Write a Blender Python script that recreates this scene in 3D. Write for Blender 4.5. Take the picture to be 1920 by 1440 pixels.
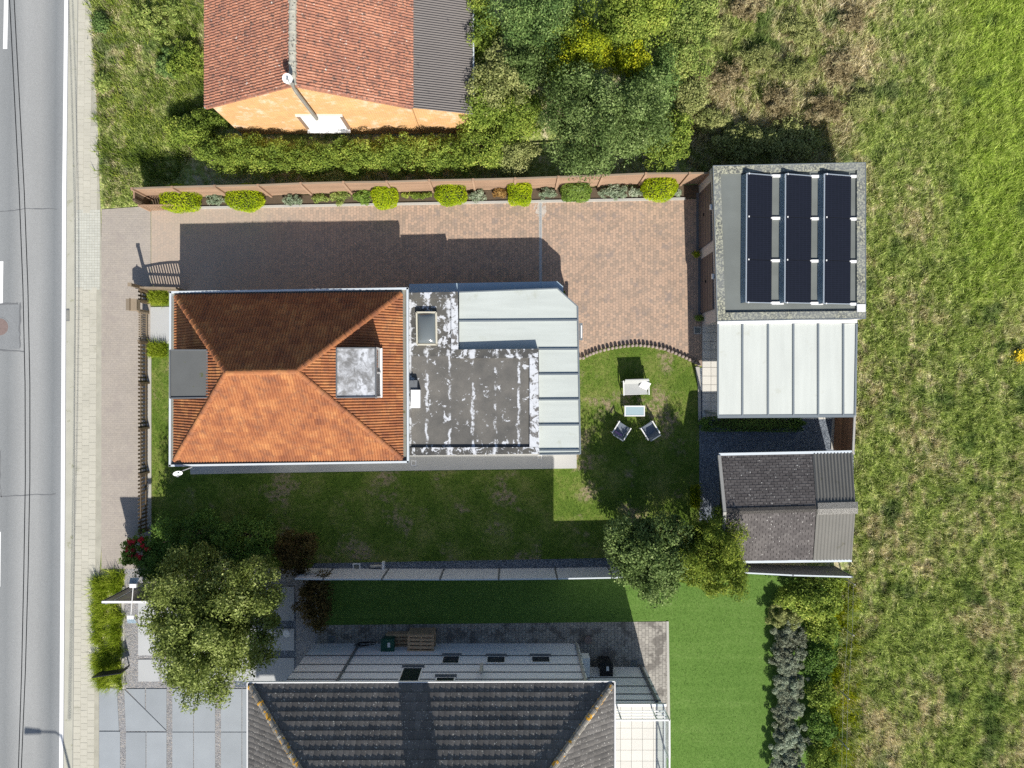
import bpy, bmesh, math, random
import numpy as np
from mathutils import Vector, Matrix

for _o in list(bpy.data.objects):
    bpy.data.objects.remove(_o, do_unlink=True)
sc = bpy.context.scene
COL = sc.collection
rad = math.radians
SC = 40.0          # photo pixels per metre on the ground
CH = 33.275        # camera height above the ground, metres

# ------------------------------------------------------------------ camera
cam_d = bpy.data.cameras.new("camera")
cam = bpy.data.objects.new("camera", cam_d)
COL.objects.link(cam)
cam.location = (0, 0, CH)
cam.rotation_euler = (0, 0, 0)
cam_d.sensor_fit = 'HORIZONTAL'
cam_d.sensor_width = 36.0
cam_d.lens = 24.956
cam_d.clip_start = 0.5
cam_d.clip_end = 3000
sc.camera = cam

# ------------------------------------------------------------------ sky and sun
SUN_EL = 38.2
SUN_DIR = Vector((0.243 * math.cos(rad(SUN_EL)), -0.970 * math.cos(rad(SUN_EL)), math.sin(rad(SUN_EL)))).normalized()
world = bpy.data.worlds.new("World")
sc.world = world
world.use_nodes = True
wn = world.node_tree
for n in list(wn.nodes):
    wn.nodes.remove(n)
w_out = wn.nodes.new("ShaderNodeOutputWorld")
w_bg = wn.nodes.new("ShaderNodeBackground")
w_sky = wn.nodes.new("ShaderNodeTexSky")
w_sky.sky_type = 'NISHITA'
w_sky.sun_disc = False
w_sky.sun_elevation = rad(SUN_EL)
w_sky.sun_rotation = math.atan2(SUN_DIR.x, SUN_DIR.y)
w_sky.air_density = 1.0
w_sky.dust_density = 1.0
w_sky.ozone_density = 1.0
w_bg.inputs["Strength"].default_value = 0.088
wn.links.new(w_sky.outputs[0], w_bg.inputs[0])
wn.links.new(w_bg.outputs[0], w_out.inputs[0])
sun_d = bpy.data.lights.new("sun", 'SUN')
sun_d.energy = 5.0
sun_d.angle = rad(0.53)
sun_d.color = (1.0, 0.955, 0.88)
sun = bpy.data.objects.new("sun", sun_d)
COL.objects.link(sun)
sun.rotation_euler = SUN_DIR.to_track_quat('Z', 'Y').to_euler()
sun.location = SUN_DIR * 60
sc.view_settings.view_transform = 'Standard'
sc.view_settings.look = 'None'
sc.view_settings.exposure = 0.36
sc.view_settings.gamma = 1.0
sc.view_settings.use_curve_mapping = False
sc.cycles.max_bounces = 6
sc.cycles.diffuse_bounces = 3
sc.cycles.use_denoising = False

# ------------------------------------------------------------------ coordinates
def W(px, py, h=0.0):
    """where the thing seen at photo pixel (px,py) stands if it is h metres up"""
    k = (1 - h / CH) / SC
    return ((px - 960) * k, (720 - py) * k)
def V(px, py, h=0.0):
    x, y = W(px, py, h)
    return Vector((x, y, h))
def G(px, py, z=0.0):
    """ground-plan pixel -> point lifted straight up to height z"""
    return Vector(((px - 960) / SC, (720 - py) / SC, z))

# ------------------------------------------------------------------ materials
class NT:
    def __init__(s, name):
        s.m = bpy.data.materials.new(name)
        s.m.use_nodes = True
        s.t = s.m.node_tree
        for n in list(s.t.nodes):
            s.t.nodes.remove(n)
        s.out = s.n("ShaderNodeOutputMaterial")
        s.geo = None
    def n(s, typ, props=None, **ins):
        nd = s.t.nodes.new(typ)
        for k, v in (props or {}).items():
            setattr(nd, k, v)
        for k, v in ins.items():
            s.set(nd, k, v)
        return nd
    def set(s, nd, key, v):
        if isinstance(key, str) and key.startswith("i") and key[1:].isdigit():
            sock = nd.inputs[int(key[1:])]
        else:
            sock = nd.inputs[key.replace("_", " ")]
        if isinstance(v, bpy.types.NodeSocket):
            s.t.links.new(v, sock)
        elif isinstance(v, bpy.types.Node):
            s.t.links.new(v.outputs[0], sock)
        else:
            if sock.type == 'RGBA' and len(v) == 3:
                v = (*v, 1)
            sock.default_value = v
    def pos(s):
        if s.geo is None:
            s.geo = s.n("ShaderNodeNewGeometry")
        return s.geo.outputs["Position"]
    def island(s):
        s.pos()
        a = s.geo.outputs["Random Per Island"]
        b = s.n("ShaderNodeObjectInfo").outputs["Random"]
        add = s.math('ADD', a, b)
        return s.math('FRACT', add)
    def math(s, op, a, b=0.5, c=0.5):
        return s.n("ShaderNodeMath", {"operation": op}, i0=a, i1=b, i2=c).outputs[0]
    def noise(s, scale, detail=4, rough=.55, vec=None, dist=0.0):
        return s.n("ShaderNodeTexNoise", None, Vector=vec or s.pos(), Scale=scale, Detail=detail, Roughness=rough, Distortion=dist).outputs[0]
    def scaled(s, sx, sy, sz=1.0, vec=None, rotz=0.0, loc=(0, 0, 0)):
        return s.n("ShaderNodeMapping", None, Vector=vec or s.pos(), Scale=(sx, sy, sz), Rotation=(0, 0, rotz), Location=loc).outputs[0]
    def ramp(s, fac, stops, interp='LINEAR'):
        r = s.n("ShaderNodeValToRGB", None, Fac=fac)
        r.color_ramp.interpolation = interp
        e = r.color_ramp.elements
        while len(e) < len(stops):
            e.new(0.5)
        for el, (p, c) in zip(e, stops):
            el.position = p
            el.color = (*c, 1) if len(c) == 3 else c
        return r.outputs[0]
    def step(s, fac, lo, hi):
        return s.n("ShaderNodeMapRange", {"interpolation_type": 'SMOOTHSTEP'}, Value=fac, From_Min=lo, From_Max=hi).outputs[0]
    def mix(s, fac, a, b, mode='MIX'):
        m = s.n("ShaderNodeMix", {"data_type": 'RGBA', "blend_type": mode})
        s.set(m, "i0", fac)
        s.set(m, "i6", a)
        s.set(m, "i7", b)
        return m.outputs[2]
    def gain(s, col, val):
        return s.mix(1.0, col, val, 'MULTIPLY')
    def bump(s, height, strength=.4, dist=.02):
        return s.n("ShaderNodeBump", None, Height=height, Strength=strength, Distance=dist).outputs[0]
    def finish(s, col, rough=.85, normal=None, metal=0.0, spec=.3, trans=0.0):
        p = s.n("ShaderNodeBsdfPrincipled", None, Base_Color=col, Roughness=rough, Metallic=metal)
        p.inputs["Specular IOR Level"].default_value = spec
        if normal is not None:
            s.set(p, "Normal", normal)
        sh = p
        if trans:
            t = s.n("ShaderNodeBsdfTranslucent", None, Color=col)
            sh = s.n("ShaderNodeMixShader", None, i0=trans, i1=p, i2=t)
        s.t.links.new(sh.outputs[0], s.out.inputs[0])
        return s.m

def surf(name, c, var=.15, scale=1.5, fvar=.12, fine=45, rough=.85, bump=0.0, bscale=60, spots=(), island=0.0,
         metal=0.0, spec=.3, streak=None, c2=None):
    t = NT(name)
    col = c if c2 is None else t.mix(t.step(t.noise(scale * .7, 3), .35, .65), c, c2)
    v = t.math('MULTIPLY_ADD', t.noise(scale, 5), 2 * var, 1 - var)
    f = t.math('MULTIPLY_ADD', t.noise(fine, 2), 2 * fvar, 1 - fvar)
    v = t.math('MULTIPLY', v, f)
    if island:
        v = t.math('MULTIPLY', v, t.math('MULTIPLY_ADD', t.island(), 2 * island, 1 - island))
    if streak:  # (sx,sy,strength)
        sv = t.noise(1.0, 3, vec=t.scaled(streak[0], streak[1], streak[0]))
        v = t.math('MULTIPLY', v, t.math('MULTIPLY_ADD', sv, 2 * streak[2], 1 - streak[2]))
    col = t.gain(col, v)
    for (sc_, lo, hi, scol) in spots:
        col = t.mix(t.step(t.noise(sc_, 4, .6), lo, hi), col, scol)
    nrm = t.bump(t.noise(bscale, 3), bump, .02) if bump else None
    return t.finish(col, rough, nrm, metal, spec)

def leaf(name, stops, pscale=.6, trans=.32, rough=.55, pw=.45):
    """leaf material: each leaf its own tint, with drifts of tint across the plant"""
    t = NT(name)
    f = t.math('ADD', t.math('MULTIPLY', t.island(), 1 - pw), t.math('MULTIPLY', t.step(t.noise(pscale, 3), .25, .75), pw))
    return t.finish(t.ramp(f, stops), rough, None, 0, .12, trans)

# ------------------------------------------------------------------ meshes and objects
class MB:
    def __init__(s):
        s.v, s.f = [], []
    def add(s, vs, fs):
        b = len(s.v)
        s.v += [tuple(x) for x in vs]
        s.f += [tuple(i + b for i in f) for f in fs]
        return s
    def box(s, c, size, rz=0.0, mat=None):
        hx, hy, hz = size[0] / 2, size[1] / 2, size[2] / 2
        cs, sn = math.cos(rz), math.sin(rz)
        vs = []
        for z in (-hz, hz):
            for (x, y) in ((-hx, -hy), (hx, -hy), (hx, hy), (-hx, hy)):
                vs.append((c[0] + x * cs - y * sn, c[1] + x * sn + y * cs, c[2] + z))
        return s.add(vs, [(3, 2, 1, 0), (4, 5, 6, 7), (0, 1, 5, 4), (1, 2, 6, 5), (2, 3, 7, 6), (3, 0, 4, 7)])
    def prism(s, pts, z0, z1):
        """closed prism over plan points (counter-clockwise or not); z0/z1 numbers or per-point lists"""
        n = len(pts)
        a = sum(pts[i][0] * pts[(i + 1) % n][1] - pts[(i + 1) % n][0] * pts[i][1] for i in range(n))
        idx = list(range(n)) if a > 0 else list(range(n))[::-1]
        Z0 = z0 if isinstance(z0, (list, tuple)) else [z0] * n
        Z1 = z1 if isinstance(z1, (list, tuple)) else [z1] * n
        vs = [(pts[i][0], pts[i][1], Z0[i]) for i in idx] + [(pts[i][0], pts[i][1], Z1[i]) for i in idx]
        fs = [tuple(range(n))[::-1], tuple(range(n, 2 * n))]
        fs += [(i, (i + 1) % n, n + (i + 1) % n, n + i) for i in range(n)]
        return s.add(vs, fs)
    def bar(s, p, q, w, h=None):
        """square bar from p to q"""
        p, q = Vector(p), Vector(q)
        d = (q - p).normalized()
        up = Vector((0, 0, 1)) if abs(d.z) < .95 else Vector((0, 1, 0))
        a = d.cross(up).normalized() * (w / 2)
        b = a.cross(d).normalized() * ((h or w) / 2)
        vs = [p - a - b, p + a - b, p + a + b, p - a + b, q - a - b, q + a - b, q + a + b, q - a + b]
        return s.add(vs, [(0, 1, 2, 3), (7, 6, 5, 4), (1, 0, 4, 5), (2, 1, 5, 6), (3, 2, 6, 7), (0, 3, 7, 4)])
    def tube(s, path, r, n=8):
        path = [Vector(p) for p in path]
        rs = r if isinstance(r, (list, tuple)) else [r] * len(path)
        base = len(s.v)
        ref = None
        for i, p in enumerate(path):
            d = (path[min(i + 1, len(path) - 1)] - path[max(i - 1, 0)]).normalized()
            if ref is None:
                ref = d.cross(Vector((0, 0, 1)) if abs(d.z) < .9 else Vector((1, 0, 0))).normalized()
            a = (ref - d * ref.dot(d)).normalized()
            ref = a
            b = d.cross(a)
            for k in range(n):
                t = 2 * math.pi * k / n
                s.v.append(tuple(p + (a * math.cos(t) + b * math.sin(t)) * rs[i]))
        for i in range(len(path) - 1):
            for k in range(n):
                s.f.append((base + i * n + k, base + i * n + (k + 1) % n, base + (i + 1) * n + (k + 1) % n, base + (i + 1) * n + k))
        s.f.append(tuple(base + k for k in range(n))[::-1])
        s.f.append(tuple(base + (len(path) - 1) * n + k for k in range(n)))
        return s
    def lathe(s, c, prof, n=12):
        """prof: (radius, z) pairs from bottom to top"""
        base = len(s.v)
        for (r, z) in prof:
            for k in range(n):
                t = 2 * math.pi * k / n
                s.v.append((c[0] + r * math.cos(t), c[1] + r * math.sin(t), c[2] + z))
        for i in range(len(prof) - 1):
            for k in range(n):
                s.f.append((base + i * n + k, base + i * n + (k + 1) % n, base + (i + 1) * n + (k + 1) % n, base + (i + 1) * n + k))
        s.f.append(tuple(base + k for k in range(n))[::-1])
        s.f.append(tuple(base + (len(prof) - 1) * n + k for k in range(n)))
        return s
    def build(s, name, mat, parent=None, smooth=False):
        org = Vector(parent["_org"]) if parent is not None and "_org" in parent else Vector((0, 0, 0))
        me = bpy.data.meshes.new(name)
        me.from_pydata([(a - org.x, b - org.y, c - org.z) for a, b, c in s.v], [], s.f)
        return link(name, me, mat, parent, smooth)

def link(name, me, mat, parent=None, smooth=False):
    if mat is not None and len(me.materials) == 0:
        me.materials.append(mat)
    if smooth:
        me.polygons.foreach_set("use_smooth", [True] * len(me.polygons))
    o = bpy.data.objects.new(name, me)
    COL.objects.link(o)
    if parent is not None:
        o.parent = parent
        if "_org" in parent:
            o["_org"] = parent["_org"]
    return o

def np_mesh(name, verts, quads, mat, parent=None, k=4):
    """fast mesh from numpy arrays; quads is (n,k) or None for consecutive groups of k vertices"""
    org = np.array(parent["_org"]) if parent is not None and "_org" in parent else np.zeros(3)
    verts = (np.asarray(verts, dtype=np.float64) - org).astype(np.float32)
    if quads is None:
        quads = np.arange(len(verts), dtype=np.int32).reshape(-1, k)
    nf = len(quads)
    k = quads.shape[1]
    me = bpy.data.meshes.new(name)
    me.vertices.add(len(verts))
    me.vertices.foreach_set("co", verts.ravel())
    me.loops.add(nf * k)
    me.loops.foreach_set("vertex_index", quads.astype(np.int32).ravel())
    me.polygons.add(nf)
    me.polygons.foreach_set("loop_start", np.arange(0, nf * k, k, dtype=np.int32))
    me.update(calc_edges=True)
    return link(name, me, mat, parent)

def tag(o, label, cat, group=None):
    o["label"] = label
    o["category"] = cat
    if group:
        o["group"] = group
    return o
def thing(name, label, cat, loc=(0, 0, 0), group=None):
    o = bpy.data.objects.new(name, None)
    o.empty_display_size = .2
    COL.objects.link(o)
    o.location = loc
    o["_org"] = tuple(loc)
    return tag(o, label, cat, group)
def struct(name, mb, mat, smooth=False):
    o = mb.build(name, mat, None, smooth)
    o["kind"] = "structure"
    return o
def stuff(o, label=None, cat=None):
    o["kind"] = "stuff"
    if label:
        tag(o, label, cat)
    return o
def inst(name, me, parent, M):
    """copy that shares mesh data; M is its world matrix"""
    o = bpy.data.objects.new(name, me)
    COL.objects.link(o)
    org = Vector(parent["_org"]) if "_org" in parent else Vector((0, 0, 0))
    o.parent = parent
    o.matrix_local = Matrix.Translation(-org) @ M
    return o
def mesh_of(mb, name, mat):
    me = bpy.data.meshes.new(name)
    me.from_pydata(mb.v, [], mb.f)
    me.materials.append(mat)
    return me
def sheet(name, pts, z, mat, thick=.25):
    """a slab of ground covering, pts in ground-plan photo pixels"""
    return struct(name, MB().prism([G(x, y) for x, y in pts], z - thick, z), mat)
# ================================================================== MATERIALS OF THE SETTING
rng = np.random.default_rng(7)
random.seed(7)

def field_colour(t, blades=False):
    """rough meadow: greens, straw and yellow drifts across the field"""
    p = t.pos()
    big = t.noise(.22, 5, .7)
    mid = t.noise(1.9, 6, .7, vec=t.scaled(1.45, .75, 1, rotz=.25), dist=.6)
    sml = t.noise(4.2, 5, .72)
    green = t.ramp(sml, [(.32, (.11, .165, .035)), (.5, (.35, .43, .115)), (.66, (.70, .73, .30))])
    straw = t.ramp(sml, [(.32, (.26, .225, .11)), (.5, (.62, .55, .34)), (.66, (.90, .80, .60))])
    lush = t.ramp(sml, [(.25, (.24, .35, .05)), (.5, (.40, .51, .09)), (.75, (.58, .65, .19))])
    sep = t.n("ShaderNodeSeparateXYZ", None, Vector=p)
    # lush strip in the far corner beyond the rough margin
    lx = t.math('ADD', sep.outputs[0], t.math('MULTIPLY', big, 5.0))
    lm = t.math('MULTIPLY', t.step(lx, 21.4, 24.6), t.step(sep.outputs[1], -1.0, 8.0))
    # dry, flattened patch behind the trees
    dx = t.step(t.math('ADD', sep.outputs[0], t.math('MULTIPLY', mid, 3.0)), 8.2, 10.5)
    dx2 = t.step(t.math('ADD', sep.outputs[0], t.math('MULTIPLY', mid, 4.0)), 20.0, 17.0)
    dm = t.math('MULTIPLY', t.math('MULTIPLY', dx, dx2), t.step(sep.outputs[1], 8.0, 11.0))
    f = t.math('ADD', t.math('MULTIPLY', big, .5), t.math('MULTIPLY', mid, .5))
    f = t.math('ADD', f, t.math('MULTIPLY', dm, .06))
    col = t.mix(t.step(f, .47, .60), green, straw)
    col = t.mix(t.math('MULTIPLY', lm, .85), col, lush)
    # deep green patches of clover and nettles
    dk = t.step(t.noise(.55, 3, .5, vec=t.scaled(1, 1, 1, loc=(31, 7, 0))), .57, .68)
    col = t.mix(t.math('MULTIPLY', dk, .75), col, t.ramp(sml, [(.25, (.07, .13, .03)), (.75, (.19, .29, .08))]))
    if blades:
        col = t.gain(col, t.math('MULTIPLY_ADD', t.island(), .9, .72))
    return col

def m_field_ground():
    t = NT("field_ground")
    col = t.gain(field_colour(t), t.math('MULTIPLY_ADD', t.noise(14, 4, .7), 1.2, .30))
    return t.finish(col, .95, t.bump(t.noise(7, 6, .7), .9, .12), 0, .1)
def m_field_blades():
    t = NT("field_blades")
    return t.finish(field_colour(t, True), .7, None, 0, .1, .35)

def lawn_col(t, stops, bare=None):
    f = t.math('ADD', t.math('MULTIPLY', t.noise(.8, 4, .6), .6), t.math('MULTIPLY', t.noise(6, 4, .65), .4))
    col = t.ramp(f, stops)
    if bare:
        b = t.step(t.noise(.55, 5, .62, vec=t.scaled(1, 1, 1, loc=bare[2])), bare[0], bare[1])
        bb = t.math('MULTIPLY', b, t.step(t.noise(5, 3), .35, .6))
        col = t.mix(bb, col, bare[3])
    return col
LAWN_STOPS = [(.3, (.06, .115, .016)), (.48, (.12, .185, .028)), (.66, (.24, .26, .075))]
def m_lawn(blade=False):
    t = NT("lawn_blades" if blade else "lawn")
    col = lawn_col(t, LAWN_STOPS, (.52, .64, (3, 11, 0), (.32, .26, .16)))
    if blade:
        return t.finish(t.gain(col, t.math('MULTIPLY_ADD', t.island(), .9, .65)), .7, None, 0, .2, .25)
    return t.finish(t.gain(col, t.math('MULTIPLY_ADD', t.noise(30, 4, .7), 1.0, .5)), .9, t.bump(t.noise(28, 4, .7), .7, .04), 0, .1)
def m_turf(blade=False):
    t = NT("turf_blades" if blade else "turf")
    w = t.math('ADD', t.math('MULTIPLY', t.noise(1.0, 2, vec=t.scaled(.06, 2.6, 1)), .5), t.math('MULTIPLY', t.noise(.7, 5, .65), .5))
    col = t.ramp(t.math('ADD', t.math('MULTIPLY', w, .5), t.math('MULTIPLY', t.noise(9, 3), .5)),
                 [(.3, (.075, .15, .026)), (.5, (.11, .20, .04)), (.7, (.16, .25, .065))])
    if blade:
        return t.finish(t.gain(col, t.math('MULTIPLY_ADD', t.island(), .7, .7)), .75, None, 0, .2, .2)
    return t.finish(t.gain(col, t.math('MULTIPLY_ADD', t.noise(40, 3), .7, .65)), .9, t.bump(t.noise(35, 4), .5, .03), 0, .1)

def m_asphalt():
    t = NT("asphalt")
    sep = t.n("ShaderNodeSeparateXYZ", None, Vector=t.pos())
    # the lane drifts a little across the picture, so wheel tracks follow x + slope*y
    u = t.math('ADD', sep.outputs[0], t.math('MULTIPLY', sep.outputs[1], -.0085))
    tone = t.ramp(t.n("ShaderNodeMapRange", None, Value=u, From_Min=-25.2, From_Max=-20.8).outputs[0],
                  [(.0, (.25,) * 3), (.18, (.275, .285, .285)), (.36, (.225, .235, .238)), (.52, (.325, .33, .325)), (.68, (.315, .32, .315)),
                   (.84, (.20, .212, .218)), (.95, (.265, .275, .28)), (1, (.27,) * 3)])
    v = t.math('MULTIPLY_ADD', t.noise(.5, 4, vec=t.scaled(1.2, .25, 1)), .3, .85)
    g = t.math('MULTIPLY_ADD', t.noise(38, 2, .8), .9, .55)
    return t.finish(t.gain(tone, t.math('MULTIPLY', v, g)), .9, t.bump(t.noise(90, 2), .35, .01), 0, .25)

def m_pavers(name, c1, c2, mortar, bw, rh, size=.012, rot=math.pi / 2, blot=None, dusty=None, bias=0.0, var=.35):
    t = NT(name)
    b = t.n("ShaderNodeTexBrick", {"offset": .5, "squash": 1.0}, Vector=t.scaled(1, 1, 1, rotz=rot), Color1=c1, Color2=c2, Mortar=mortar,
            Scale=1.0, Mortar_Size=size, Mortar_Smooth=.3, Bias=bias, Brick_Width=bw, Row_Height=rh)
    col = b.outputs[0]
    col = t.gain(col, t.math('MULTIPLY_ADD', t.noise(.7, 5, .65), var * 2, 1 - var))
    col = t.gain(col, t.math('MULTIPLY_ADD', t.noise(16, 3, .7), .5, .75))
    if blot:
        col = t.mix(t.math('MULTIPLY', t.step(t.noise(blot[0], 5, .65), blot[1], blot[2]), blot[4]), col, blot[3])
    if dusty:
        sep = t.n("ShaderNodeSeparateXYZ", None, Vector=t.pos())
        m = t.step(t.math('ADD', sep.outputs[0], t.math('MULTIPLY', t.noise(.6, 4), 5)), dusty[1], dusty[0])
        col = t.mix(t.math('MULTIPLY', m, dusty[3]), col, dusty[2])
    inv = t.math('SUBTRACT', 1.0, b.outputs["Fac"])
    return t.finish(col, .9, t.bump(inv, .35, .012), 0, .2)

M = {}
M['field'] = m_field_ground()
M['blades'] = m_field_blades()
M['lawn'] = m_lawn()
M['lawn_b'] = m_lawn(True)
M['turf'] = m_turf()
M['turf_b'] = m_turf(True)
M['asphalt'] = m_asphalt()
M['asphalt_patch'] = surf("asphalt_patch", (.235, .245, .25), .12, 1.2, .45, 40, .9, .3, 80)
M['tar'] = surf("tar_seal", (.16, .165, .17), .2, 5, .2, 60, .8)
M['paint'] = surf("road_paint", (.80, .80, .79), .04, 3, .06, 50, .7)
M['gutter'] = surf("gutter_concrete", (.44, .43, .36), .16, 1.3, .14, 40, .9, .2, 50, spots=((2.2, .60, .70, (.31, .31, .22)),))
M['tile_c'] = surf("pavement_tile", (.485, .465, .39), .14, .8, .13, 40, .9, .2, 50, island=.04, spots=((1.3, .60, .78, (.33, .325, .25)), (5, .70, .76, (.20, .21, .12))))
M['tile_g'] = surf("pavement_tile_grey", (.49, .49, .43), .10, 1.0, .10, 40, .9, .2, 50, island=.06)
M['bed_sand'] = surf("joint_sand", (.38, .365, .30), .3, 2, .2, 50, .95)
M['forecourt'] = m_pavers("forecourt_pavers", (.39, .345, .295), (.36, .32, .28), (.32, .29, .25), .20, .10, .006, 0.0,
                          blot=(1.1, .52, .66, (.31, .27, .245), .5), var=.13)
M['drive'] = m_pavers("driveway_pavers", (.475, .335, .245), (.28, .225, .18), (.24, .19, .15), .155, .135, .008,
                      blot=(1.6, .55, .66, (.25, .21, .19), .55), bias=-.25, dusty=(-13, -2, (.43, .365, .30), .7), var=.16)
M['pav_s'] = m_pavers("yard_pavers", (.40, .375, .33), (.30, .28, .25), (.17, .16, .145), .21, .16, .012,
                      blot=(1.4, .48, .60, (.11, .10, .09), .75), var=.25)
M['kerb'] = surf("kerb_concrete", (.43, .415, .38), .12, 2, .12, 40, .9, .2)
M['slab'] = surf("grey_slab", (.30, .325, .345), .14, .9, .08, 40, .8, .1, 70, island=.05)
M['slab_l'] = surf("pale_slab", (.43, .44, .44), .07, 1.2, .06, 60, .8, .1, island=.05)
M['path'] = surf("path_slab", (.46, .455, .43), .07, 1.2, .07, 60, .85, .1)
def m_gravel(name, stops, scale=30, bumps=.9):
    t = NT(name)
    vo = t.n("ShaderNodeTexVoronoi", None, Vector=t.pos(), Scale=scale)
    col = t.ramp(t.n("ShaderNodeSeparateColor", None, Color=vo.outputs["Color"]).outputs[0], stops)
    col = t.gain(col, t.math('MULTIPLY_ADD', t.noise(1.2, 4), .5, .75))
    return t.finish(col, .85, t.bump(vo.outputs["Distance"], bumps, -.03), 0, .3)
M['gravel_b'] = m_gravel("slate_gravel", [(.0, (.075, .09, .115)), (.5, (.14, .165, .20)), (1, (.30, .33, .37))])
M['gravel_p'] = m_gravel("mixed_gravel", [(.0, (.17, .17, .18)), (.4, (.28, .28, .285)), (.8, (.37, .365, .365)), (1, (.46, .40, .33))])
M['soil'] = surf("soil", (.10, .075, .05), .3, 3, .3, 30, .95, .6, 20)
M['floor_t'] = surf("cream_floor_tile", (.62, .60, .55), .05, 1, .03, 60, .6, 0, island=.04)
M['grout'] = surf("grout", (.25, .24, .22), .1, 2, .1, 50, .9)

# ================================================================== GROUND
struct("ground", MB().add([(-500, -500, 0), (500, -500, 0), (500, 500, 0), (-500, 500, 0)], [(0, 1, 2, 3)]), M['field'])

# ---- road with its markings: right edge of the white line, photo px
def edge_x(y):
    return float(np.interp(y, [-200, 0, 360, 720, 1080, 1440, 1700], [130.5, 128.2, 124.2, 122.6, 121.0, 118.4, 116]))
ys = [-6000, -2000, -600] + list(range(-240, 1721, 70)) + [2400, 4000, 8000]
road = struct("road", MB().prism([G(-420, ys[0])] + [G(edge_x(y) + 1.5, y) for y in ys] + [G(-420, ys[-1])], -.3, .012), M['asphalt'])
def ribbon(xl, xr, y0, y1, z, step=60):
    yy = list(np.arange(y0, y1, step)) + [y1]
    mb = MB()
    vs = [G(xl(y), y, z) for y in yy] + [G(xr(y), y, z) for y in yy]
    n = len(yy)
    mb.add(vs, [(i, i + 1, n + i + 1, n + i) for i in range(n - 1)])
    return mb
edge = ribbon(lambda y: edge_x(y) - 7.2, lambda y: edge_x(y), -6000, 8000, .016).build("edge_line", M['paint'], road)
def dash_r(y):
    return float(np.interp(y, [-400, 0, 92, 530, 1050, 1700], [20, 16, 14, 6, 1.5, -5]))
for (y0, y1) in ((-410, -330), (0 - 20, 92), (490, 570), (997, 1100), (1520, 1600), (2030, 2130), (-930, -830)):
    ribbon(lambda y: dash_r(y) - 8, dash_r, y0, y1, .016, 30).build("centre_dash", M['paint'], road)
ribbon(lambda y: -150, lambda y: -143, -6000, 8000, .016).build("edge_line", M['paint'], road)
MB().prism([G(-60, 572), G(39, 571), G(38, 655), G(-60, 654)], 0, .016).build("asphalt_patch", M['asphalt_patch'], road)
def wiggle(pts, w, z, name, mat, parent, seg=6):
    """thin irregular strip along ground-plan pixels (a crack or a tarred seam)"""
    P = [G(*p) for p in pts]
    L, R = [], []
    for a, b in zip(P[:-1], P[1:]):
        d = (b - a)
        nrm = Vector((-d.y, d.x, 0)).normalized()
        for i in range(seg):
            c = a + d * (i / seg) + nrm * random.uniform(-.025, .025)
            ww = w * random.uniform(.4, 1.2) / 2
            L.append(c + nrm * ww)
            R.append(c - nrm * ww)
    n = len(L)
    vs = [(v.x, v.y, z) for v in L] + [(v.x, v.y, z) for v in R]
    return MB().add(vs, [(n + i, n + i + 1, i + 1, i) for i in range(n - 1)]).build(name, mat, parent)
wiggle([(-30, 397), (20, 395), (60, 391), (117, 392)], .05, .0165, "dark_seam", M['tar'], road)
wiggle([(0, 931), (60, 928), (114, 926)], .05, .0165, "dark_seam", M['tar'], road)
wiggle([(-60, 571), (10, 570), (39, 568)], .08, .019, "dark_seam", M['tar'], road)
wiggle([(39, 568), (37, 620), (39, 658)], .09, .019, "dark_seam", M['tar'], road)
wiggle([(-60, 655), (0, 656), (54, 659)], .09, .019, "dark_seam", M['tar'], road)
wiggle([(2, 845), (0, 900), (4, 940)], .05, .0165, "dark_seam", M['tar'], road)

# ---- gutter, kerb line and pavement
gut = struct("gutter_strip", ribbon(lambda y: edge_x(y) + 1.5, lambda y: edge_x(y) + 19, -6000, 8000, .018), M['gutter'])
mb = MB()
ribbon(lambda y: edge_x(y) + 18.0, lambda y: edge_x(y) + 19.0, -6000, 8000, .021).build("dark_seam", M['tar'], gut)  # thin dark line where the gutter meets the pavement
def pav_r(y):  # outer edge of the pavement
    return float(np.interp(y, [-240, 0, 120, 240, 360, 392, 393, 1065, 1066, 1440, 1720],
                           [172, 171, 178, 184, 187, 189, 191, 191, 186, 186, 186]))
pav = struct("pavement", MB().prism([G(edge_x(y) + 19.0, y) for y in ys] + [G(pav_r(y), y) for y in ys[::-1]], -.2, .03), M['bed_sand'])
# single concrete tiles, 30 x 30 cm, in three running columns
big_t = mesh_of(MB().box((0, 0, 0), (.318, .292, .05)), "tile", M['tile_c'])
cnt = 0
more_tiles = MB()
tw = 13.0
for r, y in enumerate(np.arange(-60, 1500, 12.1)):
    if 394 < y < 540:
        continue
    x0 = edge_x(y) + 19.6
    for c in range(4):
        x = x0 + 6.5 + c * 13.0 + (pav_r(y) - 188) * .0
        yy = y + (6 if c % 2 else 0)
        if x + 6 > pav_r(y):
            continue
        if cnt < 300 and -15 < yy < 1450 and (yy < 394 or yy > 548):
            p = G(x, yy, .012 + random.uniform(-.003, .003))
            inst("tile", big_t, pav, Matrix.Translation(p) @ Matrix.Rotation(random.uniform(-.012, .012), 4, 'Z'))
            cnt += 1
        else:
            more_tiles.box(G(x, yy, .012 + random.uniform(-.003, .003)), (.318, .292, .05))
stuff(more_tiles.build("tiles", M['tile_c'], pav))
# small square setts where cars cross the pavement
sm = MB()
for y in np.arange(396, 543, 5.0):
    for x in np.arange(edge_x(y) + 22, 189, 5.0):
        sm.box(G(x, y, .010 + random.uniform(-.002, .002)), (.113, .113, .05))
stuff(sm.build("setts", M['tile_g'], pav))
# storm drain grate
dr = tag(MB().box(G(128, 591, .03), (.14, .56, .02)).build("drain_frame_block", M['tar']), "dark slotted storm drain grate in the road gutter", "drain")
dr.name = "storm_drain"
dr["_org"] = (0, 0, 0)
for i in range(9):
    MB().box(G(128, 583 + i * 2.1, .044), (.12, .022, .012)).build("bar", M['gutter'], dr)
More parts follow.
